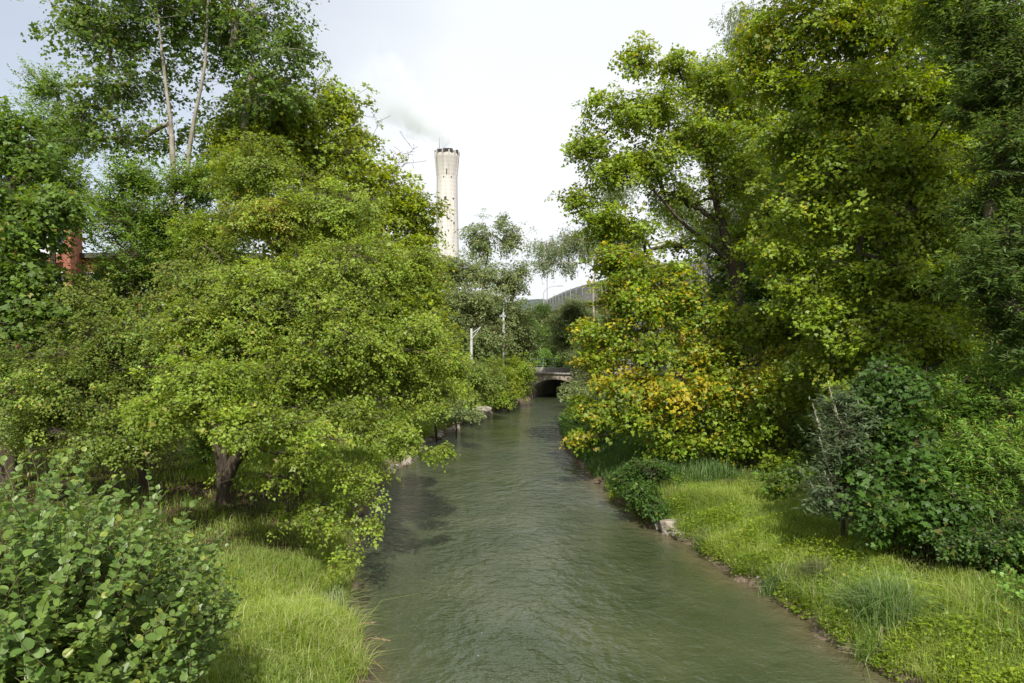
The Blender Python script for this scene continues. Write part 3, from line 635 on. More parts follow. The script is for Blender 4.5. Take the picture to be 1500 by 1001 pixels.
for (px, d, bl, lb) in (
   (1085, 34, [(1075,690,34,30,14),(1100,680,34,24,14)], 'small leafy bush at the foot of the forked maple'),
   (1140, 26, [(1140,708,25.5,30,16),(1165,695,26,26,16)], 'light green seedling clump before the wood, left of the spiky bush'),
   (1190, 30.5, [(1195,640,30.5,40,28),(1180,680,30,34,22)], 'maple thicket in the shade left of the spiky bush')):
    make_tree('understory_bush', lb, 'bush', gb(px, d), bl, pal='maple_dark', leaf='maple', size=.13, lai=2.3, m=20, R0=.04, boughs=8, zmin=.05, child=('stems', 'foliage'))

# weeping birches behind
make_tree('weeping_birch', 'weeping birch with trailing grey-green strands above the viaduct, between the banks', 'tree', gb(885, 74),
  [(800,360,73,26,18),(838,350,74,24,20),(870,350,75,30,24),(795,385,72,14,10),(832,385,73,12,10)], pal='birch', leaf='ovate', size=.16, lai=1.7, m=26, style='weep', R0=.11, bark='bark_pale', boughs=10, yel=.08)
make_tree('weeping_birch', 'tall hazy grey-green birch seen behind the forked maple of the right bank', 'tree', gb(1040, 56),
  [(1050,120,56,40,40),(1030,190,56,36,36),(1080,230,55,40,44),(1000,300,55,34,40),(1060,320,55,40,40),(900,270,56,24,30),(895,340,56,26,30),(1090,50,56,30,50)], pal='birch', leaf='ovate', size=.13, lai=1.6, m=28, style='weep', R0=.26, bark='bark_birch', boughs=10, yel=.04)

# ---- hazel in the foreground: long shoots with broad round leaves
def make_hazel(name, label, base, cen, rad, nshoot, leaf_size, nleaf, pal='hazel', seedy=0, up=.35, L0=1.3):
    base = np.array(base, float); cen = np.array(cen, float); rad = np.array(rad, float)
    sk = Skel(base-UP*.3); sk.add(base+UP*.1, 0)
    nst = 12; tops = []
    for i in range(nst):
        o = norm(np.array([rng.normal(), rng.normal(), abs(rng.normal())*.8+.5])); tops.append(sk.path(1, cen+o*rad*.55, 6, sag=.25, wob=.05))
    nodes = [i for t in tops for i in t[2:]]
    PP = np.array([sk.p[i] for i in nodes])
    pos, D, Nn, sz, col = [], [], [], [], []
    c1, c2, c3 = [np.array(c) for c in PAL[pal]]
    for k in range(nshoot):
        o = rng.normal(size=3); o[2] = abs(o[2])*.9-.25; o = norm(o)
        f = rng.uniform(.78, 1.06) if rng.random() < .75 else rng.uniform(.5, .8)
        end = cen+o*rad*f*(1+.13*mnoise.noise(Vector(o*2.3+cen)))
        dirn = norm(o*.75+UP*(up+.35)+rng.normal(size=3)*.25); L_ = L0*rng.uniform(.5, 1.15)
        st = end-dirn*L_
        a = nodes[int(np.argmin(((PP-st)**2).sum(1)))]
        i1 = sk.path(a, st, 3, sag=.1, wob=.05)[-1]
        bend = rng.normal(size=3)*.12-UP*.06
        pts = [st+dirn*L_*t+bend*t*t for t in np.linspace(0, 1, 7)]
        par = i1
        for q in pts[1:]: par = sk.add(q, par)
        sk.load[par] = 1
        nl = int(nleaf*L_/L0)+3; s0 = norm(np.cross(dirn, UP+rng.normal(size=3)*.3))
        y = rng.random() < .05; tone = rng.random()
        for j in range(nl):
            t = .08+.92*j/(nl-1); p = st+dirn*L_*t+bend*t*t; s = (1 if j % 2 else -1)
            dd_ = norm(s0*s*(1.0-.5*t)+dirn*(.25+.6*t)+rng.normal(size=3)*.22-UP*.12)
            pos.append(p+dd_*.03); D.append(dd_); Nn.append(UP*.85+o*.45+dirn*.2+rng.normal(size=3)*.27)
            sz.append(leaf_size*(1.12-.5*t**3)*math.exp(rng.normal()*.16))
            c = c1+(c2-c1)*min(1, max(0, tone*.6+rng.random()*.4+.15*(t-.5)))
            if rng.random() < .035 or (y and rng.random() < .5): c = c*.35+c3*.65
            col.append(c*math.exp(rng.normal()*.1))
    root = empty(name, base, label, 'bush')
    link('stems', sk.mesh('stems', .045, .0045, .42, base), M['bark_hazel'], root)
    link('foliage', leaves_mesh('foliage', np.array(pos)-base, np.array(D), np.array(Nn), np.array(sz), np.array(col), 'round'), M['leaf_shiny'], root)
    STAT.append((name, len(pos))); return root
M['bark_hazel'] = noise_mat('bark_hazel', [(.3, (.07, .06, .03)), (.8, (.17, .15, .08))], 6, 5, .8, .2)
make_hazel('hazel_bush', 'big hazel bush with broad round leaves filling the near left corner', (-6.3, 9.2, gz(-6.3, 9.2)), (-7.0, 9.2, 3.0), (2.95, 3.0, 2.45), 1350, .112, 16)
make_hazel('hazel_bush', 'low bright green bush with round leaves in the near right corner', (12.6, 14.2, gz(12.6, 14.2)), (12.3, 14.4, 1.35), (2.1, 1.6, 1.2), 230, .11, 12, pal='lime', L0=.8)

# ================================================================== background trees: copies of three built ones
def proto_tree(name, pal, leaf, style, size, hgt, wid, bark, R0, lai=2.4, yel=.04, conifer=False):
    # built about a point 50 m ahead, then moved; blobs in pixel units at d=50 -> 0.05 m each
    base = (0.0, 50.0, 0.0); f = 1/.05; bl = []
    if conifer:
        for i in range(7):
            t = i/6; bl.append((750, 500+(H-(hgt*(.16+.8*t)))*f, 50, wid*(1-t*.88)*.5*f, hgt*.085*f))
    else:
        for i in range(9):
            a = i*2.4; t = (i+.5)/9; r = wid*.30*math.sin(math.pi*(.18+.75*t))
            x, y = r*math.cos(a), r*math.sin(a); dd_ = 50+y
            bl.append((750+x/dd_*1000, 500+(H-(hgt*(.3+.62*t)))/dd_*1000, dd_, wid*.24/dd_*1000, hgt*.14/dd_*1000))
    return make_tree(name, 'x', 'tree', base, bl, pal=pal, leaf=leaf, style=style, size=size, lai=lai, m=20, R0=R0, bark=bark, boughs=9, yel=yel, zmin=-99)
def dup(root, loc, rz, sc, label, name=None):
    c = root.copy(); COL.objects.link(c); c.location = [float(v) for v in loc]; c.rotation_euler = (0, 0, rz); c.scale = sc; c['label'] = label
    if name: c.name = name
    for ch in list(root.children):
        d = ch.copy(); COL.objects.link(d); d.parent = c
    return c
_gz = ground_z
BGp = {}
_tmpz = ground_z
def ground_z(x, y): return np.asarray(_tmpz(x, y))*0 if BUILD_PROTO else _tmpz(x, y)
BUILD_PROTO = True
BGp['a'] = proto_tree('woodland_tree', 'maple_dark', 'maple', 'disc', .19, 13, 8, 'bark_dark', .2)
BGp['b'] = proto_tree('woodland_tree', 'ash', 'ovate', 'shoot', .2, 14, 7, 'bark_dark', .2)
BGp['c'] = proto_tree('woodland_tree', 'oak', 'lobed', 'disc', .19, 12, 8, 'bark_dark', .22, yel=.08)
BGp['s'] = proto_tree('backdrop_shrub', 'lime', 'lobed', 'disc', .18, 4.2, 5, 'bark_dark', .07)
BGp['k'] = proto_tree('conifer_tree', 'conifer', 'narrow', 'shoot', .3, 13, 5.5, 'bark_dark', .2, 3.0, conifer=True)
BUILD_PROTO = False
used = set()
BG = [  # (proto, px, dist, scale, label)
 ('a', 1240, 44, 1.0, 'dark tree in the wood, second row, directly left of the great maple trunk'),
 ('b', 1330, 42, 1.05, 'dim tree of the wood seen behind the great maple trunk'),
 ('c', 1440, 40, 1.1, 'dim olive tree of the wood, second row, near the right edge of the view'),
 ('b', 1160, 50, .85, 'shadowy tree between the forked maple and the wood'),
 ('a', 1400, 52, 1.15, 'deep wood tree, third row, right of the great maple'),
 ('c', 1290, 58, 1.0, 'deep wood tree, third row, under the viaduct parapet'),
 ('a', 1500, 48, 1.1, 'deep wood tree cut by the right edge of the view'),
 ('b', 1560, 36, 1.1, 'wood tree standing just outside the right edge'),
 ('b', 1200, 46, 1.75, 'tallest background tree, left of the great maple, its top lost in the gold crown'),
 ('a', 1310, 48, 1.8, 'tall background tree filling the gaps of the great maple crown'),
 ('b', 1420, 44, 1.9, 'tall background tree between the great maple and the ash'),
 ('a', 1110, 60, 1.5, 'background tree filling the space right of the forked maple crown'),
 ('c', 1500, 60, 1.9, 'far background tree behind the ash at the upper right'),
 ('c', 1070, 66, .75, 'low olive tree below the viaduct behind the forked trunk'),
 ('a', 1180, 70, .85, 'low green tree in front of the viaduct, right of the forked trunk'),
 ('b', 330, 48, .85, 'tree behind the dense elm, hiding the right end of the brick building'),
 ('a', 420, 52, .9, 'tree filling the gap between the elm and the bright maple'),
 ('a', 822, 96, .60, 'low green tree under the near end of the viaduct, right of the bridge railing'),
 ('a', 802, 99, .5, 'leafy tree right above the middle of the bridge'),
 ('a', 775, 96, .55, 'leafy tree above the left shoulder of the bridge'),
 ('c', 842, 84, .80, 'olive tree at the right bridge end below the viaduct'),
 ('c', 865, 78, .6, 'olive tree hidden low behind the golden maple tips'),
 ('a', 760, 100, .72, 'green tree behind the bridge and right of the sparse oak'),
 ('c', 715, 94, .9, 'olive tree behind the sparse oak, beside the white pole'),
 ('b', 790, 118, .80, 'dark green tree behind the bridge railing, below the tall lamp posts'),
 ('c', 650, 96, .95, 'olive tree at the foot of the chimney, half hidden by the bright maple'),
 ('a', 590, 90, 1.0, 'tree in the gap left of the chimney foot, behind the bright maple'),
 ('c', 530, 80, .9, 'tree behind the middle of the bright maple'),
 ('b', 450, 75, .75, 'tree behind the leaning maple, right of the brick building'),
 ('a', 860, 98, .62, 'green tree in the corner below the viaduct parapet'),
 ('c', 905, 88, .7, 'olive tree below the viaduct, behind the golden maple'),
 ('b', 1000, 80, .7, 'dark tree below the viaduct, left of the forked trunk'),
 ('a', 720, 140, .9, 'far tree beyond the road, left of the tall lamp posts'),
 ('b', 690, 150, 1.0, 'far dark tree beyond the road, behind the white poles'),
 ('s', 790, 92, .8, 'bright green shrub directly above the bridge railing'),
 ('s', 825, 93, .62, 'bright green shrub at the right end of the bridge railing'),
 ('s', 755, 90, .8, 'green shrub at the left end of the bridge railing'),
 ('s', 470, 50, .8, 'shrub on the left bank lawn seen through the leaning maple'),
 ('s', 380, 56, .8, 'shrub on the left bank lawn behind the trunks'),
 ('s', 1140, 42, .8, 'shrub in the shade behind the young maple'),
 ('s', 1250, 36, .8, 'shrub in the wood behind the spiky bush'),
 ('s', 1400, 33, .9, 'shrub in the wood behind the dark bush'),
 ('s', 1030, 44, .8, 'shrub behind the golden maple on the right bank'),
 ('s', 960, 50, .8, 'shrub on the right bank behind the golden boughs'),
 ('k', 812, 165, .72, 'narrow dark conifer peeping over the viaduct parapet'),
 ('k', 768, 150, .62, 'dark conifer left of the tall lamp posts'),
 ('k', 751, 158, .60, 'slim dark conifer just right of the sparse oak top'),
]
for i, (k, px, d, s, lb) in enumerate(BG):
    x = (px-750)*d/1000; pos = (x, d, gz(x, d)-.1); rz = (i*2.399) % 6.283; sc = (s*(1+.08*math.sin(i*3)), s*(1+.08*math.cos(i*5)), s)
    if k not in used:
        o = BGp[k]; used.add(k); o.location = pos; o.rotation_euler = (0, 0, rz); o.scale = sc; o['label'] = lb
    else: o = dup(BGp[k], pos, rz, sc, lb)
    o['group'] = {'s': 'shrubs in the background', 'k': 'conifers behind the road'}.get(k, 'trees of the background woods')
    o['category'] = 'shrub' if k == 's' else 'tree'

# ================================================================== grass and herbs
def scatter(n, xr, yr, dens):
    x = rng.uniform(*xr, n); y = rng.uniform(*yr, n); k = rng.random(n) < dens(x, y)
    return x[k], y[k]
def fbm(x, y, s):   # cheap smooth patchiness 0..1
    return .5+.25*np.sin(x*s+1.3*np.sin(y*s*.7))+.25*np.sin(y*s*1.1+1.7*np.sin(x*s*.6+2))
def blades(name, x, y, hgt, wid, cols, lean=.45, drop=0.0):
    n = len(x); z = _tmpz(x, y)-.02
    th = rng.uniform(0, 2*np.pi, n); ln = np.abs(rng.normal(size=n))*lean
    dx, dy = np.cos(th), np.sin(th); sx, sy = -dy, dx
    p0 = np.stack([x, y, z], 1); b = np.stack([dx, dy, 0*x], 1); s = np.stack([sx, sy, 0*x], 1)
    h = hgt[:, None]; w = (wid/2)[:, None]; l = ln[:, None]
    p1 = p0+UP*h*.55+b*h*l*.3; p2 = p0+UP*h*(1-.35*np.minimum(l, 1.2))+b*h*l*1.0
    V_ = np.stack([p0-s*w, p0+s*w, p1-s*w*.8, p1+s*w*.8, p2], 1).reshape(-1, 3)
    i = np.arange(n)*5
    lv = np.stack([i, i+1, i+3, i+2, i+2, i+3, i+4], 1).ravel(); ls = (np.arange(n)[:, None]*7+np.array([0, 4])[None]).ravel()
    return mesh_np(name, V_, ls, lv, np.repeat(cols, 2, 0))
def grass_cols(x, y, dry=.1, base=((.10, .175, .01), (.31, .39, .018), (.44, .40, .16))):
    a, b, c = [np.array(q) for q in base]
    f = np.clip(fbm(x, y, .9)*.5+rng.random(len(x))*.5, 0, 1)[:, None]
    col = a+(b-a)*f; k = rng.random(len(x)) < dry*(.3+1.4*fbm(x+5, y, 1.7))
    return np.where(k[:, None], c*rng.uniform(.7, 1.1, len(x))[:, None], col)*np.exp(rng.normal(size=len(x))*.1)[:, None]
# left bank, near
x, y = scatter(260000, (-14, -2.5), (10, 24), lambda x, y: (edgeL(y)-x > .08)*(.25+.75*fbm(x, y, 2.3))*(1-.85*litter(x, y))*np.where(y > 20, .7, 1))
hg = (.16+.22*fbm(x, y, 1.4))*np.exp(rng.normal(size=len(x))*.3)
edge_l = np.clip(1-(edgeL(y)-x)/.7, 0, 1)
gl = link('grass', blades('grass', x, y, hg*(1+.5*edge_l), .008+.008*rng.random(len(x)), grass_cols(x, y, .09), .95), M['blade'])
tag(gl, 'long bright grass on the near left bank beside the hazel', 'grass', kind='stuff')
x, y = scatter(200000, (-32, -1), (24, 72), lambda x, y: (edgeL(y)-x > .1)*(edgeL(y)-x < 24)*(.4+.6*fbm(x, y, 2.3))*(1-.8*litter(x, y)))
tag(link('grass', blades('grass', x, y, .2*np.exp(rng.normal(size=len(x))*.3), .03+.02*rng.random(len(x)), grass_cols(x, y, .05), .6), M['blade']),
    'mown and shaded grass further along the left bank', 'grass', kind='stuff')
# right bank
x, y = scatter(560000, (5, 21), (9, 33), lambda x, y: (x-edgeR(y) > .06)*(.3+.7*fbm(x, y, 2.1))*(1-.93*litter(x, y)))
hg = (.12+.42*fbm(x, y, 1.3)**2+.15*np.clip(1.4-(x-edgeR(y)), 0, 1))*np.exp(rng.normal(size=len(x))*.3)
tag(link('grass', blades('grass', x, y, hg, .008+.009*rng.random(len(x)), grass_cols(x, y, .05), .9), M['blade']),
    'sunlit grass on the near right bank between water and wood', 'grass', kind='stuff')
x, y = scatter(150000, (2, 12), (29, 76), lambda x, y: (x-edgeR(y) > .05)*(x-edgeR(y) < 5)*(.5+.5*fbm(x, y, 2.1)))
tag(link('grass', blades('grass', x, y, (.35+.35*fbm(x, y, 1.1))*np.exp(rng.normal(size=len(x))*.25), .02+.02*rng.random(len(x)), grass_cols(x, y, .04, ((.06, .13, .025), (.13, .22, .04), (.3, .3, .12))), .7), M['blade']),
    'tall soft grass on the shaded right bank below the golden maple', 'grass', kind='stuff')
# leafy herbs
def herbs(name, label, n, xr, yr, dens, hfun, size, pal, leaf='ovate', yel=.04):
    x, y = scatter(n, xr, yr, dens); h = hfun(x, y)*rng.random(len(x))**.6
    pos = np.stack([x, y, _tmpz(x, y)+h+.01], 1); D = rng.normal(size=(len(x), 3)); D[:, 2] = D[:, 2]*.35+.05; Nn = UP+rng.normal(size=(len(x), 3))*.35
    c1, c2, c3 = [np.array(c) for c in PAL[pal]]; f = np.clip(.5*fbm(x, y, 1.6)+.5*rng.random(len(x)), 0, 1)[:, None]
    col = (c1+(c2-c1)*f)*np.exp(rng.normal(size=len(x))*.12)[:, None]; yk = rng.random(len(x)) < yel*2*fbm(x, y, 1.1); col = np.where(yk[:, None], c3, col)
    tag(link(name, leaves_mesh(name, pos, D, Nn, size*np.exp(rng.normal(size=len(x))*.3), col, leaf), M['leaf']), label, 'plants', kind='stuff')
herbs('undergrowth', 'leafy weeds and nettles lining the near right water edge', 230000, (4, 15), (9, 32),
      lambda x, y: (x-edgeR(y) > -.32+.3*fbm(x*2, y, 1.9))*np.clip(1.3-(x-edgeR(y))/2.4, 0, 1)*np.clip(fbm(x, y, 2.9)*1.8-.25, .12, 1), lambda x, y: .15+.42*fbm(x+3, y, 2.2), .075, 'maple', yel=.015)
herbs('undergrowth', 'low creeping plants scattered through the right bank grass', 90000, (5, 19), (10, 34),
      lambda x, y: (x-edgeR(y) > .3)*np.clip(fbm(x+9, y+4, 1.3)*2-1.0, 0, 1)*(1-.5*litter(x, y)), lambda x, y: .08+.16*fbm(x, y, 3), .05, 'maple', yel=.015)
herbs('undergrowth', 'dark ivy and seedlings on the floor of the right wood', 120000, (8, 34), (18, 50),
      lambda x, y: litter(x, y)*np.clip(fbm(x, y, 1.5)*1.8-.6, 0, 1), lambda x, y: .15+.5*fbm(x, y, 1.9), .09, 'shrub', 'lobed')
herbs('undergrowth', 'ivy and seedlings in the shade under the left bank trees', 70000, (-24, -5), (15, 46),
      lambda x, y: (edgeL(y)-x > .3)*np.clip(fbm(x+2, y, 1.5)*1.8-.75, 0, 1)*litter(x, y), lambda x, y: .1+.35*fbm(x, y, 1.9), .08, 'shrub', 'lobed')
herbs('undergrowth', 'weeds fringing the left water edge', 40000, (-9, 3), (13, 74),
      lambda x, y: (edgeL(y)-x > -.05)*np.clip(1.1-(edgeL(y)-x)/.9, 0, 1)*np.clip(fbm(x, y, 2.2)*1.8-.7, 0, 1), lambda x, y: .1+.3*fbm(x, y, 2.2), .07, 'lime', yel=.1)
herbs('undergrowth', 'broad weeds along the shaded right water edge', 50000, (2, 12), (28, 76),
      lambda x, y: (x-edgeR(y) > -.15)*np.clip(1.2-(x-edgeR(y))/2.2, 0, 1)*np.clip(fbm(x, y, 1.5)*1.8-.7, 0, 1), lambda x, y: .15+.5*fbm(x, y, 2.2), .10, 'shrub', 'lobed', .05)
# sedge tussocks on the right bank
def tussock(label, px, py, d, h, n=260, r=.3, base=((.08, .15, .03), (.18, .27, .06), (.36, .36, .17))):
    c = P(px, py, d); x = c[0]+rng.normal(size=n)*r*.5; y = c[1]+rng.normal(size=n)*r*.5
    me = blades('foliage', x, y, h*np.exp(rng.normal(size=n)*.2), .012+.01*rng.random(n), grass_cols(x, y, .08, base), .9)
    o = link('sedge_tussock', me, M['blade']); me.transform(Matrix.Translation(-Vector((c[0], c[1], gz(c[0], c[1]))))); o.location = (c[0], c[1], gz(c[0], c[1]))
    tag(o, label, 'grass tuft')
tussock('tall blue-green sedge tuft arching down the near right bank towards the water', 1300, 895, 15.6, .95, 700, .5)
tussock('sedge tuft left of the tall blue-green one on the right bank', 1262, 880, 16.4, .6, 300, .35)
tussock('brownish sedge tuft halfway along the right bank', 1190, 850, 18.5, .6, 300, .35, ((.09, .10, .045), (.17, .17, .07), (.3, .26, .13)))
tussock('small green tuft overhanging the eroded bank between the brownish sedge and the water', 1135, 858, 18.9, .5, 260, .35)
tussock('grass tuft overhanging the right bank just nearer than the pale rocks', 1035, 795, 22.8, .55, 300, .4, ((.08,.14,.02),(.2,.3,.05),(.4,.36,.2)))
tussock('grass tuft at the right water edge nearest the camera', 1275, 945, 15.0, .5, 260, .3, ((.08,.15,.02),(.2,.3,.04),(.4,.36,.2)))
tussock('pale grass tuft hanging over the water at the near left bank', 505, 905, 16.9, .6, 350, .4, ((.12, .18, .05), (.25, .3, .1), (.42, .36, .2)))
# dry stalks leaning over the water, left bank
M['dry'] = noise_mat('dry_stalk', [(.3, (.22, .13, .08)), (.8, (.42, .28, .18))], 8, 4, .9, .1)
for k, (x0, y0, x1, y1) in enumerate(((515,950,572,938),(520,975,560,1000),(512,925,548,912),(470,985,520,930),(517,990,575,992))):
    d = 15.2-k*.15; a = P(x0, y0, d); b = P(x1, y1, d); a[2] = gz(a[0], a[1]) if a[2] < gz(a[0], a[1]) else a[2]
    a0 = a-np.array([.25, 0, .3]); mb = MB(); pts = [a0, a*.9+a0*.1, (a+b)/2+np.array([0, 0, .08]), b]
    mb.path(pts, .006, 5)
    for q in range(7):
        t = .6+.4*q/7; c = pts[2]*(1-(t-.5)*2)+pts[3]*((t-.5)*2); mb.bar(c, c+np.array(rng.normal(size=3))*.04, .007, .003, 4)
    o = mb.build('dry_stalk', M['dry'], origin=a0); o.location = a0
    tag(o, ['reddish dry stalk reaching farthest over the water from the near left bank','dry stalk near the bottom edge pointing down at the water','upper dry stalk beside the pale hanging grass tuft','straw-coloured stalk lying back across the left bank grass','lowest dry stalk just above the bottom edge of the view'][k], 'stalk', 'dry stalks on the left water edge')

# ================================================================== stones
def rock(name, label, c, s, seed, group=None, mat='rock'):
    bm = bmesh.new(); bmesh.ops.create_icosphere(bm, subdivisions=4, radius=1)
    for v in bm.verts:
        p = v.co.copy(); n = mnoise.noise(p*1.1+Vector((seed, 0, 0)))*.45+mnoise.noise(p*2.7+Vector((0, seed, 0)))*.2+mnoise.noise(p*7+Vector((0, seed, 3)))*.05
        q = p*(1+n)
        for ax in range(3): q[ax] = math.copysign(min(abs(q[ax]), .78), q[ax])
        v.co = Vector((q.x*s[0], q.y*s[1], q.z*s[2]))
    me = bpy.data.meshes.new(name); bm.to_mesh(me); bm.free(); me.shade_smooth()
    o = link(name, me, M[mat]); o.location = [float(v) for v in c]; o.rotation_euler = (0, 0, seed*1.7)
    return tag(o, label, 'rock', group)
g = 'pale rocks at the right water edge'
for i, (px, py, d, sx, sz, lb) in enumerate((
   (985,768,24.9,.5,.42,'largest pale rock sticking out of the right bank below the bramble mound'),
   (968,762,25.6,.36,.3,'pale rock left of the largest one at the right water edge'),
   (996,785,24.2,.3,.22,'low pale rock on the near side of the largest one at the right water edge'),
   (1092,842,20.3,.24,.15,'small pale stone in the eroded right bank under the brownish sedge'),
   (1115,858,19.6,.18,.12,'smaller pale stone, next one nearer after the stone under the sedge'),
   (1240,937,16.0,.22,.13,'pale stone at the foot of the tall sedge, at the water line'),
   (1080,832,21,.16,.12,'small buff stone farthest up the eroded right bank'))):
    c = P(px, py, d); c[0] = max(c[0], float(edgeR(np.array([d]))[0])-.05+sx*.4); c[2] = max(.12, gz(c[0], d)*.5+.05); rock('bank_rock', lb, c, (sx, sx*.8, sz), i*2.3+.4, g)
k = 0
lbls = ['first','second','third','fourth','fifth','sixth','seventh','eighth','ninth','tenth','eleventh','twelfth','thirteenth','fourteenth','fifteenth','sixteenth','seventeenth','eighteenth','nineteenth','twentieth','twenty-first','twenty-second']
for yy in np.linspace(36, 66, 22):
    x = float(edgeL(np.array([yy]))[0]); s = .28+.18*random.random()
    rock('edging_stone', f'{lbls[k]} grey stone of the left bank edging, counted upstream from the near end', (x-.12, yy, .10), (s*1.3, s*1.9, s*.62), k*1.37+9, 'stones edging the left bank'); k += 1
rock('bank_rock', 'large buff boulder on the left bank point, before the bridge', P(712, 601, 65)*np.array([1, 1, 0])+np.array([-.2, 0, .35]), (.9, .8, .55), 31.3)
rock('bank_rock', 'smaller boulder beside the large buff one on the left bank point', P(703, 606, 62)*np.array([1, 1, 0])+np.array([-.2, 0, .25]), (.6, .5, .4), 37.9)
# fallen twigs: bare soil root stub on the left water edge
# ================================================================== bridge
def brl(u, v, z): return np.array([BR[0]+BT[0]*u+BA[0]*v, BR[1]+BT[1]*u+BA[1]*v, z])
br = empty('arch_bridge', (BR[0], BR[1], 0), 'low pale stone arch bridge carrying the road over the far end of the river', 'bridge')
# arch profile
SP = 2.95; ZS = .75; ZC = 2.35
def arch(u): return ZS+(ZC-ZS)*math.sqrt(max(0, 1-(u/SP)**2))**.9
us = [SP*math.sin(t) for t in np.linspace(-math.pi/2, math.pi/2, 25)]
prof = [(-SP, -1.2)]+[(u, arch(u)) for u in us]+[(SP, -1.2)]
def facade(v0, v1, ztop, W):
    mb = MB(); 
    for v, flip in ((v0, 0), (v1, 1)):
        for (u0, z0), (u1, z1) in zip(prof[1:-2], prof[2:-1]): mb.quad(brl(u0, v, z0), brl(u1, v, z1), brl(u1, v, ztop), brl(u0, v, ztop))
        for s in (-1, 1): mb.quad(brl(s*W, v, -1.2), brl(s*SP, v, -1.2), brl(s*SP, v, ztop), brl(s*W, v, ztop))
    for (u0, z0), (u1, z1) in zip(prof[:-1], prof[1:]): mb.quad(brl(u0, v0, z0), brl(u1, v0, z1), brl(u1, v1, z1), brl(u0, v1, z0))
    mb.quad(brl(-W, v0, ztop), brl(W, v0, ztop), brl(W, v1, ztop), brl(-W, v1, ztop))
    for s in (-1, 1): mb.quad(brl(s*W, v0, -1.2), brl(s*W, v1, -1.2), brl(s*W, v1, ztop), brl(s*W, v0, ztop))
    return mb
facade(0, .6, 3.0, 9).build('arch_wall', M['stone'], br, origin=br.location)
# voussoir ring, 4 cm proud
mb = MB(); n = 21
for i in range(n):
    t0, t1 = -math.pi/2+math.pi*(i+.04)/n, -math.pi/2+math.pi*(i+.96)/n
    q = []
    for t in (t0, t1):
        u, z = SP*math.sin(t), arch(SP*math.sin(t)); q.append(((u, z), ((SP+.38)*math.sin(t), ZS+(ZC+.38-ZS)*max(0, math.cos(t))**.9)))
    (a, b), (c, d) = q
    for v in (-.05,): mb.quad(brl(*[a[0], v, a[1]]), brl(c[0], v, c[1]), brl(d[0], v, d[1]), brl(b[0], v, b[1]))
    mb.quad(brl(a[0], -.05, a[1]), brl(c[0], -.05, c[1]), brl(c[0], .1, c[1]), brl(a[0], .1, a[1])); mb.quad(brl(b[0], -.05, b[1]), brl(d[0], -.05, d[1]), brl(d[0], -.003, d[1]), brl(b[0], -.003, b[1]))
    mb.quad(brl(a[0], -.05, a[1]), brl(b[0], -.05, b[1]), brl(b[0], -.003, b[1]), brl(a[0], -.003, a[1])); mb.quad(brl(c[0], -.05, c[1]), brl(d[0], -.05, d[1]), brl(d[0], -.003, d[1]), brl(c[0], -.003, c[1]))
mb.build('arch_ring', M['stone'], br, origin=br.location)
mb = MB(); mb.box(brl(0, .25, 3.09), (18.4, .9, .18), -BANG); mb.build('coping', M['concrete'], br, origin=br.location)
# flared pier foot at the left of the opening
mb = MB(); mb.quad(brl(-SP-.9, -1.3, -.6), brl(-SP+.1, -.9, -.6), brl(-SP-.0, -.003, 1.3), brl(-SP-1.2, -.003, 1.6)); mb.quad(brl(-SP+.1, -.9, -.6), brl(-SP+.1, .1, -.6), brl(-SP, .1, 1.3), brl(-SP, -.003, 1.3))
mb.quad(brl(-SP-.9, -1.3, -.6), brl(-SP-1.2, -.003, 1.6), brl(-SP-1.2, -.003, -.6), brl(-SP-.9, -.003, -.6)); mb.build('pier_foot', M['stone'], br, origin=br.location)
# tunnel barrel
mb = MB(); vs = np.linspace(.6, 30, 16); bend = lambda v: .012*max(0, v-3)**2
for v0, v1 in zip(vs[:-1], vs[1:]):
    for (u0, z0), (u1, z1) in zip(prof[:-1], prof[1:]): mb.quad(brl(u0+bend(v0), v0, z0), brl(u1+bend(v0), v0, z1), brl(u1+bend(v1), v1, z1), brl(u0+bend(v1), v1, z0))
e = bend(30); mb.quad(brl(-SP+e, 30, -1.2), brl(SP+e, 30, -1.2), brl(SP+e, 30, 3), brl(-SP+e, 30, 3))
mb.build('tunnel_vault', M['tunnel'], br, origin=br.location)
# concrete kerb wall and deck
mb = MB(); mb.box(brl(0, 2.6, 3.35), (30, .35, .7), -BANG); mb.build('kerb_wall', M['concrete'], br, origin=br.location)
mb = MB(); mb.box(brl(2, 16, 2.9), (24, 27.8, .25), -BANG); mb.build('deck', M['asphalt'], br, origin=br.location)
rl = empty('bridge_railing', brl(0, 2.6, 3.7), 'green metal railing along the road on the arch bridge', 'railing')
for i in range(16):
    u = -12+i*1.6; mb = MB(); mb.bar(brl(u, 2.6, 3.68), brl(u, 2.6, 4.75), .04); mb.build('post', M['green_metal'], rl, origin=rl.location)
for z in (4.75, 4.3, 3.95):
    mb = MB(); mb.bar(brl(-12.2, 2.6, z), brl(12.2, 2.6, z), .035 if z > 4.5 else .022); mb.build('rail', M['green_metal'], rl, origin=rl.location)

# ================================================================== viaduct with panel fence
via = empty('viaduct', (30, 70, 2), 'curving concrete road viaduct with a grey panel fence behind the right bank trees', 'viaduct')
vp = np.array([(-20, 310, 13.6), (-2, 240, 14.2), (5.5, 185, 14.3), (8.5, 150, 14.3), (10.5, 125, 14.2), (14, 104, 14.1), (19.5, 84, 14.0), (26.5, 66, 13.9), (36, 48, 13.8), (48, 31, 13.8), (64, 12, 13.8)], float)
tt = np.arange(len(vp)); ts = np.linspace(0, len(vp)-1, 90)
def cr(ts):
    out = []
    for t in ts:
        i = min(int(t), len(vp)-2); f = t-i; p0, p1, p2, p3 = vp[max(i-1, 0)], vp[i], vp[i+1], vp[min(i+2, len(vp)-1)]
        out.append(.5*((2*p1)+(-p0+p2)*f+(2*p0-5*p1+4*p2-p3)*f*f+(-p0+3*p1-3*p2+p3)*f**3))
    return np.array(out)
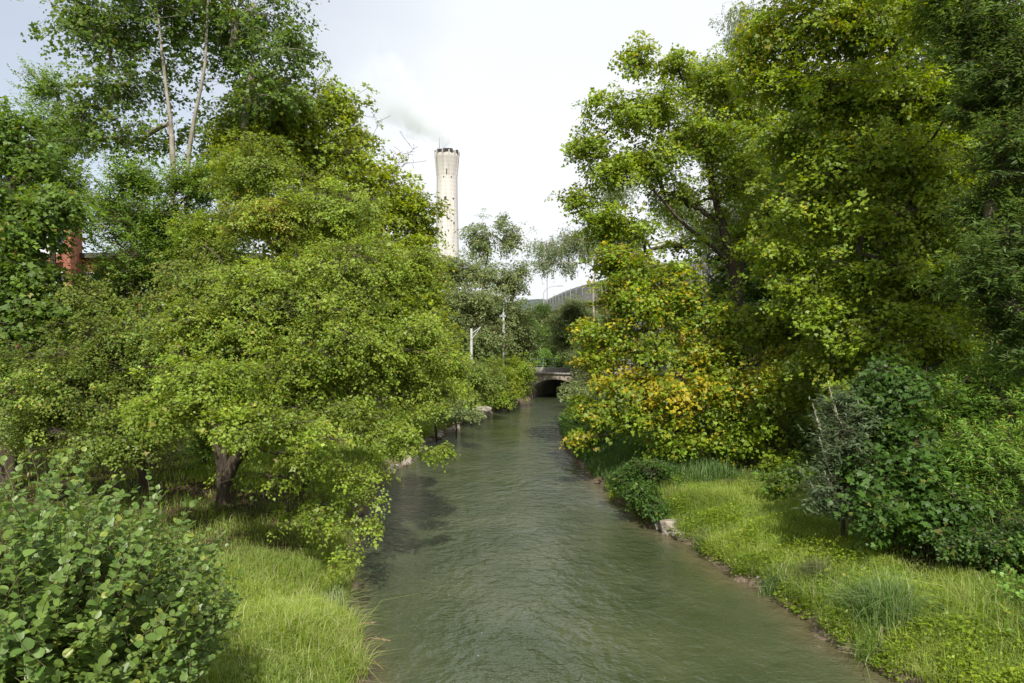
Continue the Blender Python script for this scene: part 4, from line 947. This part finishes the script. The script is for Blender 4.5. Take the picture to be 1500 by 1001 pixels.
cl = cr(ts); tg = norm(np.gradient(cl, axis=0)*np.array([1, 1, 0])); nr = np.stack([-tg[:, 1], tg[:, 0], 0*tg[:, 0]], 1)   # left normal when travelling towards us
side = np.sign((nr@np.array([-1.0, 0, 0])).mean()); nr = -nr if side < 0 else nr    # nr points to the river side
def sweep(sec, mat, name):
    mb = MB(); k_ = len(sec)
    R_ = [[cl[i]-nr[i]*s[0]+UP*s[1] for s in sec] for i in range(len(cl))]
    for i in range(len(cl)-1):
        for j in range(k_): mb.quad(R_[i][j], R_[i][(j+1) % k_], R_[i+1][(j+1) % k_], R_[i+1][j])
    return mb.build(name, mat, via, origin=via.location)
sweep([(-.1, 0), (-.1, -.75), (.15, -.75), (.15, -.35), (11.8, -.35), (11.8, 0)], M['concrete'], 'deck')
sweep([(2.2, -.36), (2.8, -2.1), (8.8, -2.1), (9.4, -.36)], M['concrete'], 'girder')
sweep([(.0, .003), (.0, .75), (.22, .75), (.22, .003)], M['concrete'], 'parapet')
# fence: corrugated vertical panels with posts
ln = np.concatenate([[0], np.cumsum(np.linalg.norm(np.diff(cl, axis=0), axis=1))])
def at_len(s): return np.array([np.interp(s, ln, cl[:, i]) for i in range(3)]), norm(np.array([np.interp(s, ln, nr[:, i]) for i in range(3)]))
mb = MB(); ss = np.arange(0, ln[-1], .45)
for a, b in zip(ss[:-1], ss[1:]):
    (pa, na), (pb, nb_) = at_len(a), at_len((a+b)/2); (pc, nc_) = at_len(b)
    for (p, q, oa, ob) in ((pa, pb, .02, .10), (pb, pc, .10, .02)):
        A0 = p-na*(.08+oa); B0 = q-nb_*(.08+ob); mb.quad(A0+UP*.76, B0+UP*.76, B0+UP*2.35, A0+UP*2.35)
mb.build('fence_panel', M['fence'], via, origin=via.location)
for s in np.arange(0, ln[-1], 4.5):
    p, n_ = at_len(s); MB().bar(p-n_*.02+UP*.7, p-n_*.02+UP*2.5, .06, k=6).build('fence_post', M['grey_metal'], via, origin=via.location)
for s in (60, 95, 128, 160, 192, 224, 256, 288, 318):
    if s > ln[-1]: continue
    p, n_ = at_len(s); mb = MB(); c = p-n_*5.8; mb.box((c[0], c[1], (c[2]-2.11+1)/2), (1.3, 2.2, c[2]-2.11-1), math.atan2(n_[1], n_[0])+1.57); mb.build('pillar', M['concrete'], via, origin=via.location)

# lamp posts on the viaduct and masts
def lamp(label, px, pytop, d, arm):
    z0 = 14.0; b = P(px, 470, d); b[2] = z0; top = P(px, pytop, d)
    r = empty('street_lamp', b, label, 'lamp post'); MB().bar(b, top, .13, .08).build('pole', M['grey_metal'], r, origin=b)
    if arm:
        pts = [top, top+np.array([.5*arm, 0, .7]), top+np.array([1.6*arm, 0, 1.3]), top+np.array([3.4*arm, 0, 1.5])]
        MB().path(pts, .07).build('arm', M['grey_metal'], r, origin=b); MB().box(pts[-1]+np.array([.4*arm, 0, -.05]), (1.3, .35, .2)).build('lamp_head', M['grey_metal'], r, origin=b)
    else:
        MB().bar(top, top+UP*.5, .2, .12).build('lamp_head', M['grey_metal'], r, origin=b)
lamp('tall thin lamp post rising from the viaduct, the taller of the pair', 801.5, 392, 150, 0)
lamp('lamp post with a curved arm beside the taller one on the viaduct', 796.5, 428, 156, 1)
def mast(label, px, pytop, d, style):
    x = (px-750)*d/1000; b = np.array([x, d, gz(x, d)]); top = P(px, pytop, d)
    r = empty('line_mast', b, label, 'pole', 'white masts of the line behind the trees')
    MB().bar(b, top, .14, .12, 10).build('pole', M['white_metal'], r, origin=b)
    if style:
        mb = MB(); mb.bar(top+UP*-.5, top+np.array([.9, 0, .15]), .035); mb.bar(top+UP*-1.1, top+np.array([.9, 0, .15]), .03); mb.build('bracket', M['white_metal'], r, origin=b)
    else:
        mb = MB(); mb.bar(top+UP*0, top+UP*1.0, .05); mb.box(top+np.array([-.1, 0, -.4]), (.75, .3, .25)); mb.build('bracket', M['grey_metal'], r, origin=b)
        MB().box(top+np.array([0, -.2, -2.2]), (.42, .2, .18)).build('clamp', M['grey_metal'], r, origin=b)
mast('white mast with a small crossarm at its top, left of the bridge', 737.5, 457, 74, 0)
mast('shorter white mast with a slanting bracket, left of the crossarm mast', 690.5, 481, 66, 1)

# ================================================================== chimney and smoke
cb = np.array([-22.4, 235, gz(-22.4, 235)])
ch = empty('factory_chimney', cb, 'tall pale concrete chimney with a flared ribbed top, smoking in the distance', 'chimney')
prof_c = [(0, 5.3), (20, 4.45), (40, 3.85), (55, 3.55), (61, 3.5), (64, 3.65), (68, 4.0), (69.2, 4.1), (69.2, 3.8), (66.5, 3.6)]
MB().lathe(cb, prof_c, 48).build('shaft', M['chimney'], ch, origin=cb, smooth=False)
for o in ch.children:
    for p in o.data.polygons: p.use_smooth = abs(p.normal.z) < .5
for i in range(12):
    a = 2*math.pi*(i+.5)/12; mb = MB(); c, s = math.cos(a), math.sin(a)
    r0, r1 = 3.6, 4.45
    for sg in (-1, 1):
        o_ = np.array([-s, c, 0])*.22*sg
        mb.quad(cb+np.array([c*3.45, s*3.45, 61.5])+o_, cb+np.array([c*3.62, s*3.62, 61.5])+o_, cb+np.array([c*r1, s*r1, 70.1])+o_, cb+np.array([c*r0, s*r0, 70.1])+o_)
    w = np.array([-s, c, 0])*.22
    mb.quad(cb+np.array([c*3.62, s*3.62, 61.5])-w, cb+np.array([c*3.62, s*3.62, 61.5])+w, cb+np.array([c*r1, s*r1, 70.1])+w, cb+np.array([c*r1, s*r1, 70.1])-w)
    mb.quad(cb+np.array([c*r0, s*r0, 70.1])-w, cb+np.array([c*r0, s*r0, 70.1])+w, cb+np.array([c*r1, s*r1, 70.1])+w, cb+np.array([c*r1, s*r1, 70.1])-w)
    mb.build('rib', M['chimney'], ch, origin=cb)
for (a, r) in ((-1.2, 2.1), (.5, 2.1), (2.0, 2.1), (3.6, 2.1)):
    x, y = cb[0]+math.cos(a)*1.9, cb[1]+math.sin(a)*1.9
    MB().lathe((x, y, cb[2]), [(66, 1.15), (70.4, 1.15), (70.4, 1.25), (70.9, 1.25), (70.9, .95), (69, .9)], 20).build('flue', M['dark'], ch, origin=cb)
MB().bar(cb+np.array([-2.4, -1.5, 69]), cb+np.array([-2.4, -1.5, 75]), .12, .05, 6).build('lightning_rod', M['dark'], ch, origin=cb)
for i in range(10):
    a = 2*math.pi*(i+.3)/10; p = cb+np.array([math.cos(a)*4.0, math.sin(a)*4.0, 69.9]); MB().box(p, (.6, .6, 1.3), a).build('crown_block', M['dark'], ch, origin=cb)
for (px, py, w, h) in ((652.3,279,.75,1.1),(663.5,279,.5,.5),(664.5,317,.45,.6),(654.3,238,.35,1.9),(643,279,.4,.6),(650,246,.3,.4),(661,246,.3,.4)):
    x = (px-750)*.2315; z = H+(500-py)*.2315; dx = x-cb[0]; rr = np.interp(z-cb[2], [a_[0] for a_ in prof_c[:8]], [a_[1] for a_ in prof_c[:8]])
    dy = -math.sqrt(max(0, rr*rr-dx*dx)); a = math.atan2(dy, dx)
    MB().box((x, cb[1]+dy, z), (.3, w, h), a).build('opening', M['dark'], ch, origin=cb)
mb = MB(); a = -.28
for sg in (-.25, .25):
    for z0, z1 in ((0, 20), (20, 40), (40, 55), (55, 61)):
        r0, r1 = [np.interp(z, [q[0] for q in prof_c[:8]], [q[1] for q in prof_c[:8]])+.25 for z in (z0, z1)]
        w = np.array([-math.sin(a), math.cos(a), 0])*sg
        mb.bar(cb+np.array([math.cos(a)*r0, math.sin(a)*r0, z0])+w, cb+np.array([math.cos(a)*r1, math.sin(a)*r1, z1])+w, .07, k=5)
mb.build('ladder', M['grey_metal'], ch, origin=cb)

ch.scale = (1, 1, .953)
# smoke plume: a closed hull along the drifting plume, density by radius and noise
Ls = 46.0
hull = MB().lathe((0, 0, 0), [(0, .01), (.01, 5)]+[(z, 5+z*.38) for z in np.linspace(2, Ls, 14)]+[(Ls+.1, .01)], 24, False)
sm = hull.build('smoke', None)
def smoke_mat():
    m, t, ns, L = nt('smoke')
    tc = N(ns, 'ShaderNodeTexCoord'); sx = N(ns, 'ShaderNodeSeparateXYZ'); L.new(tc.outputs['Object'], sx.inputs[0])
    cxy = N(ns, 'ShaderNodeCombineXYZ'); L.new(sx.outputs[0], cxy.inputs[0]); L.new(sx.outputs[1], cxy.inputs[1])
    ln_ = N(ns, 'ShaderNodeVectorMath', operation='LENGTH'); L.new(cxy.outputs[0], ln_.inputs[0])
    rz = N(ns, 'ShaderNodeMath', operation='MULTIPLY_ADD', ins={1: .36, 2: 4.2}); L.new(sx.outputs[2], rz.inputs[0])
    dv_ = N(ns, 'ShaderNodeMath', operation='DIVIDE'); L.new(ln_.outputs['Value'], dv_.inputs[0]); L.new(rz.outputs[0], dv_.inputs[1])
    nz = N(ns, 'ShaderNodeTexNoise', ins={'Scale': .16, 'Detail': 5, 'Roughness': .6, 'Distortion': .7}); L.new(tc.outputs['Object'], nz.inputs['Vector'])
    e1 = N(ns, 'ShaderNodeMath', operation='SUBTRACT', ins={0: 1.0}); L.new(dv_.outputs[0], e1.inputs[1])
    s1 = N(ns, 'ShaderNodeMath', operation='MULTIPLY_ADD', ins={1: 3.2, 2: -1.75}); L.new(nz.outputs['Fac'], s1.inputs[0])
    s2 = N(ns, 'ShaderNodeMath', operation='ADD', use_clamp=True); L.new(s1.outputs[0], s2.inputs[0]); L.new(e1.outputs[0], s2.inputs[1])
    ed = N(ns, 'ShaderNodeMapRange', ins={'From Min': 0., 'From Max': .35}); L.new(e1.outputs[0], ed.inputs[0])
    fz = N(ns, 'ShaderNodeMapRange', ins={'From Min': 0, 'From Max': Ls, 'To Min': 1, 'To Max': 0}); L.new(sx.outputs[2], fz.inputs[0])
    f2 = N(ns, 'ShaderNodeMath', operation='POWER', ins={1: 1.7}); L.new(fz.outputs[0], f2.inputs[0])
    f3 = N(ns, 'ShaderNodeMath', operation='MULTIPLY'); L.new(f2.outputs[0], f3.inputs[0]); L.new(s2.outputs[0], f3.inputs[1])
    f4 = N(ns, 'ShaderNodeMath', operation='MULTIPLY'); L.new(f3.outputs[0], f4.inputs[0]); L.new(ed.outputs[0], f4.inputs[1])
    f5 = N(ns, 'ShaderNodeMath', operation='MULTIPLY', ins={1: .62}); L.new(f4.outputs[0], f5.inputs[0])
    pv = N(ns, 'ShaderNodeVolumePrincipled', ins={'Color': (.87, .89, .925, 1), 'Anisotropy': .1}); L.new(f5.outputs[0], pv.inputs['Density'])
    o = N(ns, 'ShaderNodeOutputMaterial'); L.new(pv.outputs[0], o.inputs['Volume']); return m
sm.data.materials.clear(); sm.data.materials.append(smoke_mat())
s_dir = Vector((-.78, 0, .66)).normalized()
sm.rotation_euler = s_dir.to_track_quat('Z', 'Y').to_euler(); sm.location = (cb[0]+.5, cb[1], cb[2]+70.0)
tag(sm, 'thin white smoke drifting left from the chimney top', 'smoke', kind='stuff')

# ================================================================== brick building, left
def window(mbase, x0, x1, z0, z1, y, parent, org):
    w = MB(); t = .14
    w.box(((x0+x1)/2, y-.04, z0+t/2), (x1-x0, .16, t)); w.box(((x0+x1)/2, y-.04, z1-t/2), (x1-x0, .16, t))
    w.box((x0+t/2, y-.04, (z0+z1)/2), (t, .16, z1-z0-2*t)); w.box((x1-t/2, y-.04, (z0+z1)/2), (t, .16, z1-z0-2*t)); w.box(((x0+x1)/2, y-.035, (z0+z1)/2), (.08, .12, z1-z0-2*t))
    f = w.build('window', M['panel'], parent, origin=org)
    MB().quad((x0+t, y-.02, z0+t), (x1-t, y-.02, z0+t), (x1-t, y-.02, z1-t), (x0+t, y-.02, z1-t)).build('pane', M['glass'], f, origin=org)
yb = 58.0; zg = gz(-40, 58)
bb = np.array([-36, yb, zg-.3]); bd = empty('brick_building', bb, 'red brick building with white panels and a dark flat roof behind the left trees', 'building')
zt = P(0, 378, 58)[2]
MB().box((-33, yb+6.1, (zg-.5+zt)/2), (24, 12, zt-zg+.5)).build('wall', M['brick'], bd, origin=bb)
MB().box((-34, yb+5.9, zt+.2), (26, 12.6, .4)).build('roof', M['roof'], bd, origin=bb)
for i in range(9):
    x0 = -44.6+i*2.62
    window(None, x0, x0+1.7, zt-3.0, zt-1.2, yb+.1, bd, bb)
    window(None, x0, x0+2.0, zt-6.1, zt-3.9, yb+.1, bd, bb)
    MB().box((x0+1.05, yb-.06, zt-7.1), (2.2, .12, 1.7)).build('white_panel', M['panel'], bd, origin=bb)
y2 = 55.9; zt2 = P(0, 290, 56)[2]; b2 = np.array([-46, y2, zg-.3])
bt = empty('brick_building', b2, 'taller red brick wing with corner piers and banded balconies at the left edge', 'building')
MB().box((-45.1, y2+1.2, (zg-.5+zt2)/2), (17.2, 1.8, zt2-zg+.5)).build('wall', M['brick'], bt, origin=b2)
MB().box((-45.1, y2+1.1, zt2+.2), (18, 2.4, .4)).build('roof', M['roof'], bt, origin=b2)
for i in range(5):
    x = -36.2-i*4.1; MB().box((x, y2+.0, (zg-.5+zt2)/2), (.6, .75, zt2-zg+.5-.02)).build('pier', M['brick'], bt, origin=b2)
for zz in (P(0, 378, 53)[2], P(0, 440, 53)[2], P(0, 315, 53)[2]):
    for i in range(4):
        x1 = -36.55-i*4.1; x0 = x1-3.4; MB().box(((x0+x1)/2, y2+.05, zz+.35), (3.4, .3, .7)).build('balcony_band', M['brick'], bt, origin=b2)
        MB().box(((x0+x1)/2, y2+.05, zz+.8), (3.4, .4, .16)).build('sill', M['panel'], bt, origin=b2)
        window(None, x0+.1, (x0+x1)/2-.05, zz+.95, zz+2.55, y2+.26, bt, b2); window(None, (x0+x1)/2+.05, x1-.1, zz+.95, zz+2.55, y2+.26, bt, b2)

# ================================================================== sky, sun, camera
sun_dir = Vector((.08, -.66, .76)).normalized()
sl = bpy.data.lights.new('sun', 'SUN'); sl.energy = 5.0; sl.angle = math.radians(.6); sl.color = (1, .95, .86)
so = bpy.data.objects.new('sun', sl); COL.objects.link(so); so.rotation_euler = (-sun_dir).to_track_quat('-Z', 'Y').to_euler()
W = bpy.data.worlds.new('World'); SC.world = W; W.use_nodes = True
ns = W.node_tree.nodes; L = W.node_tree.links; bg = ns['Background']
sky = N(ns, 'ShaderNodeTexSky', sky_type='NISHITA'); sky.sun_disc = False
sky.sun_elevation = math.asin(sun_dir.z); sky.sun_rotation = math.atan2(sun_dir.x, sun_dir.y)
tc = N(ns, 'ShaderNodeTexCoord')
nz = N(ns, 'ShaderNodeTexNoise', ins={'Scale': 1.3, 'Detail': 6, 'Roughness': .5})
mp = N(ns, 'ShaderNodeMapping'); mp.inputs['Scale'].default_value = (1, 1, 2.2); L.new(tc.outputs['Generated'], mp.inputs[0]); L.new(mp.outputs[0], nz.inputs['Vector'])
# veil of thin cloud, thinner to the north-west (upper left)
dt = N(ns, 'ShaderNodeVectorMath', operation='DOT_PRODUCT'); L.new(tc.outputs['Generated'], dt.inputs[0]); dt.inputs[1].default_value = Vector((-.62, .68, .40)).normalized()
mr = N(ns, 'ShaderNodeMapRange', ins={'From Min': .80, 'From Max': 1.0, 'To Min': 1.08, 'To Max': .5}); L.new(dt.outputs['Value'], mr.inputs[0])
ma = N(ns, 'ShaderNodeMath', operation='MULTIPLY_ADD', ins={1: .22, 2: -.11}); L.new(nz.outputs['Fac'], ma.inputs[0])
ad = N(ns, 'ShaderNodeMath', operation='ADD', use_clamp=True); L.new(mr.outputs[0], ad.inputs[0]); L.new(ma.outputs[0], ad.inputs[1])
cr_ = ramp(ns, [(.3, (6.35, 6.75, 7.25)), (.7, (7.4, 7.6, 7.85))]); L.new(nz.outputs['Fac'], cr_.inputs[0])
mx = N(ns, 'ShaderNodeMix', data_type='RGBA'); mx.clamp_result = False
L.new(ad.outputs[0], mx.inputs[0]); L.new(sky.outputs[0], mx.inputs[6]); L.new(cr_.outputs[0], mx.inputs[7])
L.new(mx.outputs[2], bg.inputs['Color']); bg.inputs['Strength'].default_value = .1

cam = bpy.data.cameras.new('camera'); co = bpy.data.objects.new('camera', cam); COL.objects.link(co)
co.location = (0, 0, H); co.rotation_euler = (math.radians(90), 0, 0); cam.lens = 24; cam.sensor_width = 36; cam.clip_end = 4000; cam.clip_start = .1
SC.camera = co
SC.view_settings.view_transform = 'Standard'; SC.view_settings.look = 'None'; SC.view_settings.exposure = 0.48; SC.view_settings.gamma = 1
SC.cycles.max_bounces = 7; SC.cycles.diffuse_bounces = 4; SC.cycles.transmission_bounces = 5; SC.cycles.glossy_bounces = 3; SC.cycles.volume_bounces = 4
SC.cycles.use_denoising = True; SC.cycles.sample_clamp_indirect = 6
SC.cycles.volume_step_rate = 1.0
for s in STAT: print(*s)
SC['leafcount'] = sum(s[1] for s in STAT)
print('leaves', sum(s[1] for s in STAT))
